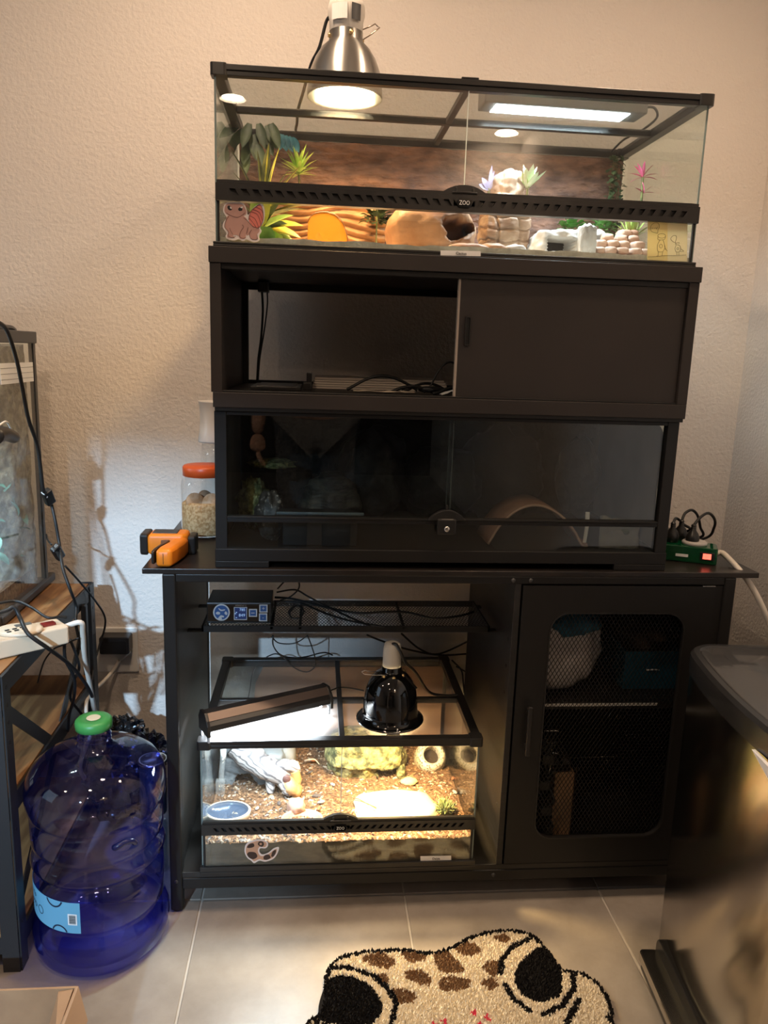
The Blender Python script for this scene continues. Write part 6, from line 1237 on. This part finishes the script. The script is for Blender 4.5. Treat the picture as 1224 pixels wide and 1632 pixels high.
def loft(levels, M, r, n=7):
    vs = []; k = 4*(n+1)+9
    for z, ins in levels: vs += [M @ Vector((u, v, z)) for u, v in binline(ins, max(r-ins, .004), n)]
    fs = [(j*k+i, j*k+(i+1) % k, (j+1)*k+(i+1) % k, (j+1)*k+i) for j in range(len(levels)-1) for i in range(k)]+[tuple(range(k-1, -1, -1)), tuple((len(levels)-1)*k+i for i in range(k))]
    return G().add(vs, fs)
loft([(.018, .004), (.03, .002), (.60, .0), (.628, .0)], Mb, .045).obj('body_shell', STEEL, bin_, autosm=40)
loft([(.001, .010), (.004, .003), (.020, .002)], Mb, .045).obj('base_ring', BP, bin_, autosm=40)
loft([(.629, -.002), (.650, -.004), (.668, -.004), (.674, .002), (.6745, .012), (.670, .016)], Mb, .048).obj('lid_rim', mat('lid_black', (.02, .02, .021), .25), bin_, autosm=40)
loft([(.6705, .017), (.6725, .020)], Mb, .045).obj('lid_panel', mat('lid_grey', (.05, .05, .052), .12), bin_, autosm=40)
pd = G(); pd.prism(rrect(-.064, -.020, -.37, -.08, .012, 5), lambda u, v, h: Mb @ Vector((u, v, h)), (.030, .050)); pd.obj('pedal', mat('pedal_steel', (.6, .57, .53), .2, metal=1.0), bin_, bevel=.004)
pd = G(); pd.prism(rrect(-.061, .0, -.362, -.088, .012, 5), lambda u, v, h: Mb @ Vector((u, v, h)), (.016, .030)); pd.obj('pedal_bracket', BP, bin_, bevel=.003)
pd = G(); pd.prism(rrect(-.37, -.075, .020, .078, .020, 5), lambda u, v, h: Mb @ Vector((h, u, v)), (-.0265, -.006)); pd.obj('pedal_recess', BP, bin_, bevel=.003)
g = G(); g.prism([(-.46, .629), (-.335, .629), (-.39, .612), (-.45, .603)], lambda u, v, h: Mb @ Vector((h, u, v)), (-.027, -.021)); g.obj('bag_edge', LABELW, bin_)['label'] = 'white liner tip under the lid'
# ================================================================== frog rug
rg = thing('frog_rug', 'shaggy cream animal face rug with brown spots and big black eyes on the tiles', 'rug', (.6, -.4, 0))
def PR(P): return [tuple(at(x, y, z=.008).xy) for x, y in P]
KR = lambda P: PR([(440+x/2.04, 1400+y/2.04) for x, y in P])
far = [(.905, -.42), (.90, -.52), (.84, -.62), (.70, -.70), (.55, -.72), (.40, -.68), (.30, -.60), (.255, -.50), (.262, -.42)]
OUT = catmull_closed(KR([(95, 473), (150, 425), (165, 300), (230, 245), (400, 228), (500, 238), (570, 220), (640, 185), (750, 165), (830, 180), (880, 225), (930, 290), (1000, 305), (1060, 350), (1095, 420), (1100, 473)])+far, 5)
E1 = catmull_closed(KR([(178, 325), (230, 315), (300, 345), (340, 400), (335, 450), (290, 480), (200, 480), (140, 440), (150, 370)]), 5)
E2 = catmull_closed(KR([(860, 222), (905, 262), (930, 320), (920, 380), (850, 402), (790, 365), (775, 310), (800, 270)]), 5)
R1 = KR([(178, 290), (240, 290), (320, 318), (370, 365), (390, 410), (375, 473)]); R2 = KR([(830, 195), (770, 220), (735, 265), (730, 310)]); R3 = KR([(745, 345), (770, 390), (822, 428)]); R4 = KR([(965, 300), (968, 360), (930, 415), (870, 442)]); R5 = KR([(985, 395), (960, 440), (945, 473)]); R6 = KR([(130, 470), (150, 440), (160, 473)])
SPOTS = [catmull_closed(KR(P), 4) for P in ([(280, 258), (340, 243), (390, 268), (375, 290), (320, 285)], [(412, 240), (485, 245), (480, 268), (430, 272)], [(520, 245), (560, 240), (608, 290), (590, 308), (530, 300), (518, 270)], [(585, 220), (625, 205), (668, 230), (640, 252), (595, 245)], [(708, 190), (740, 180), (765, 200), (735, 206)], [(420, 305), (460, 298), (507, 325), (490, 348), (430, 330)], [(530, 335), (560, 318), (628, 328), (620, 355), (550, 368)], [(668, 285), (700, 270), (726, 275), (722, 315), (690, 310)], [(670, 340), (700, 320), (722, 345), (700, 362)], [(370, 362), (410, 360), (455, 380), (440, 405), (395, 400)], [(320, 318), (350, 310), (368, 335), (350, 340)])]
PKS = [catmull_closed(KR(P), 3) for P in ([(632, 440), (650, 430), (648, 450)], [(675, 435), (700, 455), (690, 470)], [(535, 460), (555, 458), (550, 472)], [(505, 470), (520, 465), (518, 480)], [(655, 470), (670, 468), (668, 482)])]
def inpoly(x, y, P):
    c = False; n = len(P); j = n-1
    for i in range(n):
        xi, yi = P[i]; xj, yj = P[j]
        if (yi > y) != (yj > y) and x < (xj-xi)*(y-yi)/(yj-yi)+xi: c = not c
        j = i
    return c
def dline(x, y, P):
    b = 1e9
    for (x0, y0), (x1, y1) in zip(P[:-1], P[1:]):
        dx, dy = x1-x0, y1-y0; t = max(0, min(1, ((x-x0)*dx+(y-y0)*dy)/(dx*dx+dy*dy+1e-12))); b = min(b, (x-x0-t*dx)**2+(y-y0-t*dy)**2)
    return math.sqrt(b)
RUGM = [mat('rug_cream', (.66, .58, .45), .95, spec=.1), mat('rug_black', (.008, .007, .007), .95, spec=.1), mat('rug_brown', (.17, .095, .048), .95, spec=.1), mat('rug_pink', (.60, .06, .11), .95, spec=.1)]
for E_ in (E1, E2): G().prism(E_ if area2(E_) > 0 else E_[::-1], FXY, (.006, .0068)).obj('black_backing', RUGM[1], rg)
if area2(OUT) < 0: OUT = OUT[::-1]
G().prism(OUT, FXY, (.0005, .006)).obj('backing', mat('rug_backing', (.30, .26, .20), .95), rg)
OC = OUT+[OUT[0]]; rnd = random.Random(2); gs_ = [G() for _ in range(4)]
xs_ = [p[0] for p in OUT]; ys_ = [p[1] for p in OUT]; st_ = .0036
ny_ = int((max(ys_)-min(ys_))/st_)+1; nx_ = int((max(xs_)-min(xs_))/st_)+1
for j in range(ny_):
    for i in range(nx_):
        x = min(xs_)+(i+rnd.uniform(-.5, .5))*st_; y = min(ys_)+(j+rnd.uniform(-.5, .5))*st_
        if y < -.40 and rnd.random() < .5: continue
        if not inpoly(x, y, OUT): continue
        jx, jy = x+rnd.uniform(-.0015, .0015), y+rnd.uniform(-.0015, .0015)
        if dline(jx, jy, OC) < .0085 or inpoly(jx, jy, E1) or inpoly(jx, jy, E2) or min(dline(jx, jy, R) for R in (R1, R2, R3, R4, R5, R6)) < .0055: c = 1
        elif any(inpoly(jx, jy, P) for P in SPOTS): c = 2
        elif any(inpoly(jx, jy, P) for P in PKS): c = 3
        else: c = 0
        big = 1.5 if y < -.40 else 1
        a = rnd.random()*6.283; tl = .003*rnd.random(); h = rnd.uniform(.0095, .0135); wv = .0040*big; ta = rnd.random()*6.283
        tx, ty = x+tl*math.cos(ta), y+tl*math.sin(ta)
        gs_[c].add([(x+wv*math.cos(a+q), y+wv*math.sin(a+q), .0058) for q in (0, 2.094, 4.189)]+[(tx, ty, h)], [(0, 1, 3), (1, 2, 3), (2, 0, 3)])
for g, m, nm in zip(gs_, RUGM, ('cream_pile', 'black_pile', 'brown_pile', 'pink_pile')):
    if g.v: tag(g.obj(nm, m, rg), kind='stuff')

# ================================================================== the photographer, mirrored in the dark vivarium glass
ps = thing('person', 'person in black shirt and grey trousers mirrored in the dark vivarium glass, holding a phone', 'person', (.30, -1.95, 0))
SKIN = mat('skin', (.45, .25, .17), .5); SHIRT = mat('black_shirt', (.006, .006, .007), .9); TROUS = mat('grey_trousers', (.10, .10, .105), .9); HAIR = mat('dark_hair', (.015, .01, .008), .6)
def skin(name, V, E, Rr, m, parent, sub=2, root=0):
    me = bpy.data.meshes.new(name); me.from_pydata(V, E, []); o = bpy.data.objects.new(name, me); COL.objects.link(o); me.materials.append(m)
    o.modifiers.new('skin', 'SKIN').use_smooth_shade = True
    for i, r in enumerate(Rr):
        d = me.skin_vertices[0].data[i]; d.radius = (r, r) if not isinstance(r, tuple) else r; d.use_root = i == root
    o.modifiers.new('sub', 'SUBSURF').levels = sub; o.modifiers['sub'].render_levels = sub; attach(o, parent); return o
PX, PY = .30, -1.95
body = skin('body', [(PX, PY, .96), (PX, PY, 1.10), (PX, PY, 1.25), (PX, PY, 1.38), (PX, PY, 1.46), (PX, PY+.01, 1.53), (PX, PY+.03, 1.60), (PX, PY+.035, 1.70),
    (PX+.17, PY, 1.42), (PX+.23, PY+.02, 1.16), (PX+.06, PY+.30, 1.13), (PX-.02, PY+.355, 1.15),
    (PX-.17, PY, 1.42), (PX-.235, PY-.02, 1.14), (PX-.255, PY+.03, .90), (PX-.255, PY+.04, .84),
    (PX+.09, PY, .88), (PX+.10, PY+.01, .50), (PX+.10, PY-.01, .10), (PX+.10, PY+.12, .05), (PX-.09, PY, .88), (PX-.10, PY+.01, .50), (PX-.10, PY-.01, .10), (PX-.10, PY+.12, .05)],
    [(0, 1), (1, 2), (2, 3), (3, 4), (4, 5), (5, 6), (6, 7), (3, 8), (8, 9), (9, 10), (10, 11), (3, 12), (12, 13), (13, 14), (14, 15), (0, 16), (16, 17), (17, 18), (18, 19), (0, 20), (20, 21), (21, 22), (22, 23)],
    [(.15, .11), (.15, .105), (.17, .115), (.18, .11), (.07, .07), (.055, .055), (.075, .09), (.07, .085), .062, .045, .034, .028, .062, .045, .034, .028, .09, .06, .045, .04, .09, .06, .045, .04], SKIN, ps)
skin('shirt', [(PX, PY, .93), (PX, PY, 1.10), (PX, PY, 1.25), (PX, PY, 1.38), (PX, PY, 1.45), (PX+.17, PY, 1.42), (PX+.205, PY+.01, 1.26), (PX-.17, PY, 1.42), (PX-.205, PY-.01, 1.26)],
    [(0, 1), (1, 2), (2, 3), (3, 4), (3, 5), (5, 6), (3, 7), (7, 8)], [(.19, .14), (.185, .135), (.195, .14), (.20, .13), (.085, .08), .078, .068, .078, .068], SHIRT, ps)
skin('trousers', [(PX, PY, .95), (PX+.09, PY, .86), (PX+.10, PY+.01, .50), (PX+.10, PY-.01, .10), (PX-.09, PY, .86), (PX-.10, PY+.01, .50), (PX-.10, PY-.01, .10)], [(0, 1), (1, 2), (2, 3), (0, 4), (4, 5), (5, 6)], [(.17, .125), .105, .075, .065, .105, .075, .065], TROUS, ps)
G().rock((PX, PY+.02, 1.725), (.092, .108, .075), 2, .06, 2, 4).obj('hair', HAIR, ps, smooth=True)
G().rock((PX, PY+.118, 1.665), (.014, .02, .025), 1, .02, 1, 3).obj('nose', SKIN, ps, smooth=True)
for sx in (-1, 1):
    G().rock((PX+sx*.032, PY+.105, 1.692), (.013, .01, .009), 1, .0, 1, 3).obj('eye', mat('eye', (.03, .02, .015), .2), ps, smooth=True)
    G().rock((PX+sx*.085, PY+.03, 1.675), (.012, .02, .032), 1, .05, 1, 3).obj('ear', SKIN, ps, smooth=True)
G().rock((PX, PY+.112, 1.632), (.025, .008, .007), 1, .03, 1, 3).obj('mouth', mat('lips', (.35, .12, .10), .5), ps, smooth=True)
def hand(base, ax, side, nrm, curl, name):
    base, ax, side, nrm = Vector(base), Vector(ax).normalized(), Vector(side).normalized(), Vector(nrm).normalized()
    skin(name, [tuple(base), tuple(base+ax*.045), tuple(base+ax*.085)], [(0, 1), (1, 2)], [(.026, .020), (.040, .018), (.038, .014)], SKIN, ps)
    for k, (L_, s_) in enumerate(((.066, -.030), (.076, -.010), (.070, .010), (.055, .030))):
        p = base+ax*.080+side*s_; V = [p]; d = ax.copy()
        for j in range(3):
            d = (d+nrm*curl*(j+1)*.5).normalized(); V.append(V[-1]+d*(L_*(.42, .32, .26)[j]))
        skin('finger', [tuple(v) for v in V], [(0, 1), (1, 2), (2, 3)], [.0095, .009, .0085, .0075], SKIN, ps, 1)
    p = base+ax*.030-side*.034; d = (ax*.7-side*.7).normalized(); skin('thumb', [tuple(p), tuple(p+d*.034), tuple(p+d*.034+(ax*.9-side*.2+nrm*curl*.5).normalized()*.028)], [(0, 1), (1, 2)], [.0115, .0105, .009], SKIN, ps, 1)
hand((PX-.256, PY+.045, .85), (.02, .08, -1), (0, 1, 0), (1, 0, 0), .35, 'palm')
hand((PX-.02, PY+.345, 1.135), (-.55, .45, .55), (0, .4, -.6), (-.6, -.5, .2), .5, 'palm')
for sx in (-1, 1): G().rock((PX+sx*.10, PY+.06, .045), (.05, .14, .045), 2, .03, 1, 3, flat=-.9).obj('shoe', mat('dark_shoe', (.02, .02, .022), .6), ps, smooth=True)
dg_ = bpy.context.evaluated_depsgraph_get(); sk_ = [o for o in ps.children if o.name.split('.')[0] in ('body', 'palm', 'finger', 'thumb', 'nose', 'ear')]; g = G()
for o in sk_:
    me = bpy.data.meshes.new_from_object(o.evaluated_get(dg_)); g.add([tuple(v.co) for v in me.vertices], [tuple(p.vertices) for p in me.polygons]); bpy.data.meshes.remove(me)
for o in sk_: bpy.data.objects.remove(o)
g.obj('body', SKIN, ps, smooth=True)
ph = thing('phone', 'slim dark phone held by the mirrored person', 'phone', tuple(CP-fwd*.03))
Mp = cam.matrix_world @ Matrix.Translation((.028, -.055, .022)); G().prism(rrect(-.037, .037, -.075, .075, .010, 5), lambda u, v, h: Mp @ Vector((u, v, h)), (-.004, .004)).obj('phone_body', BGL, ph, bevel=.001)
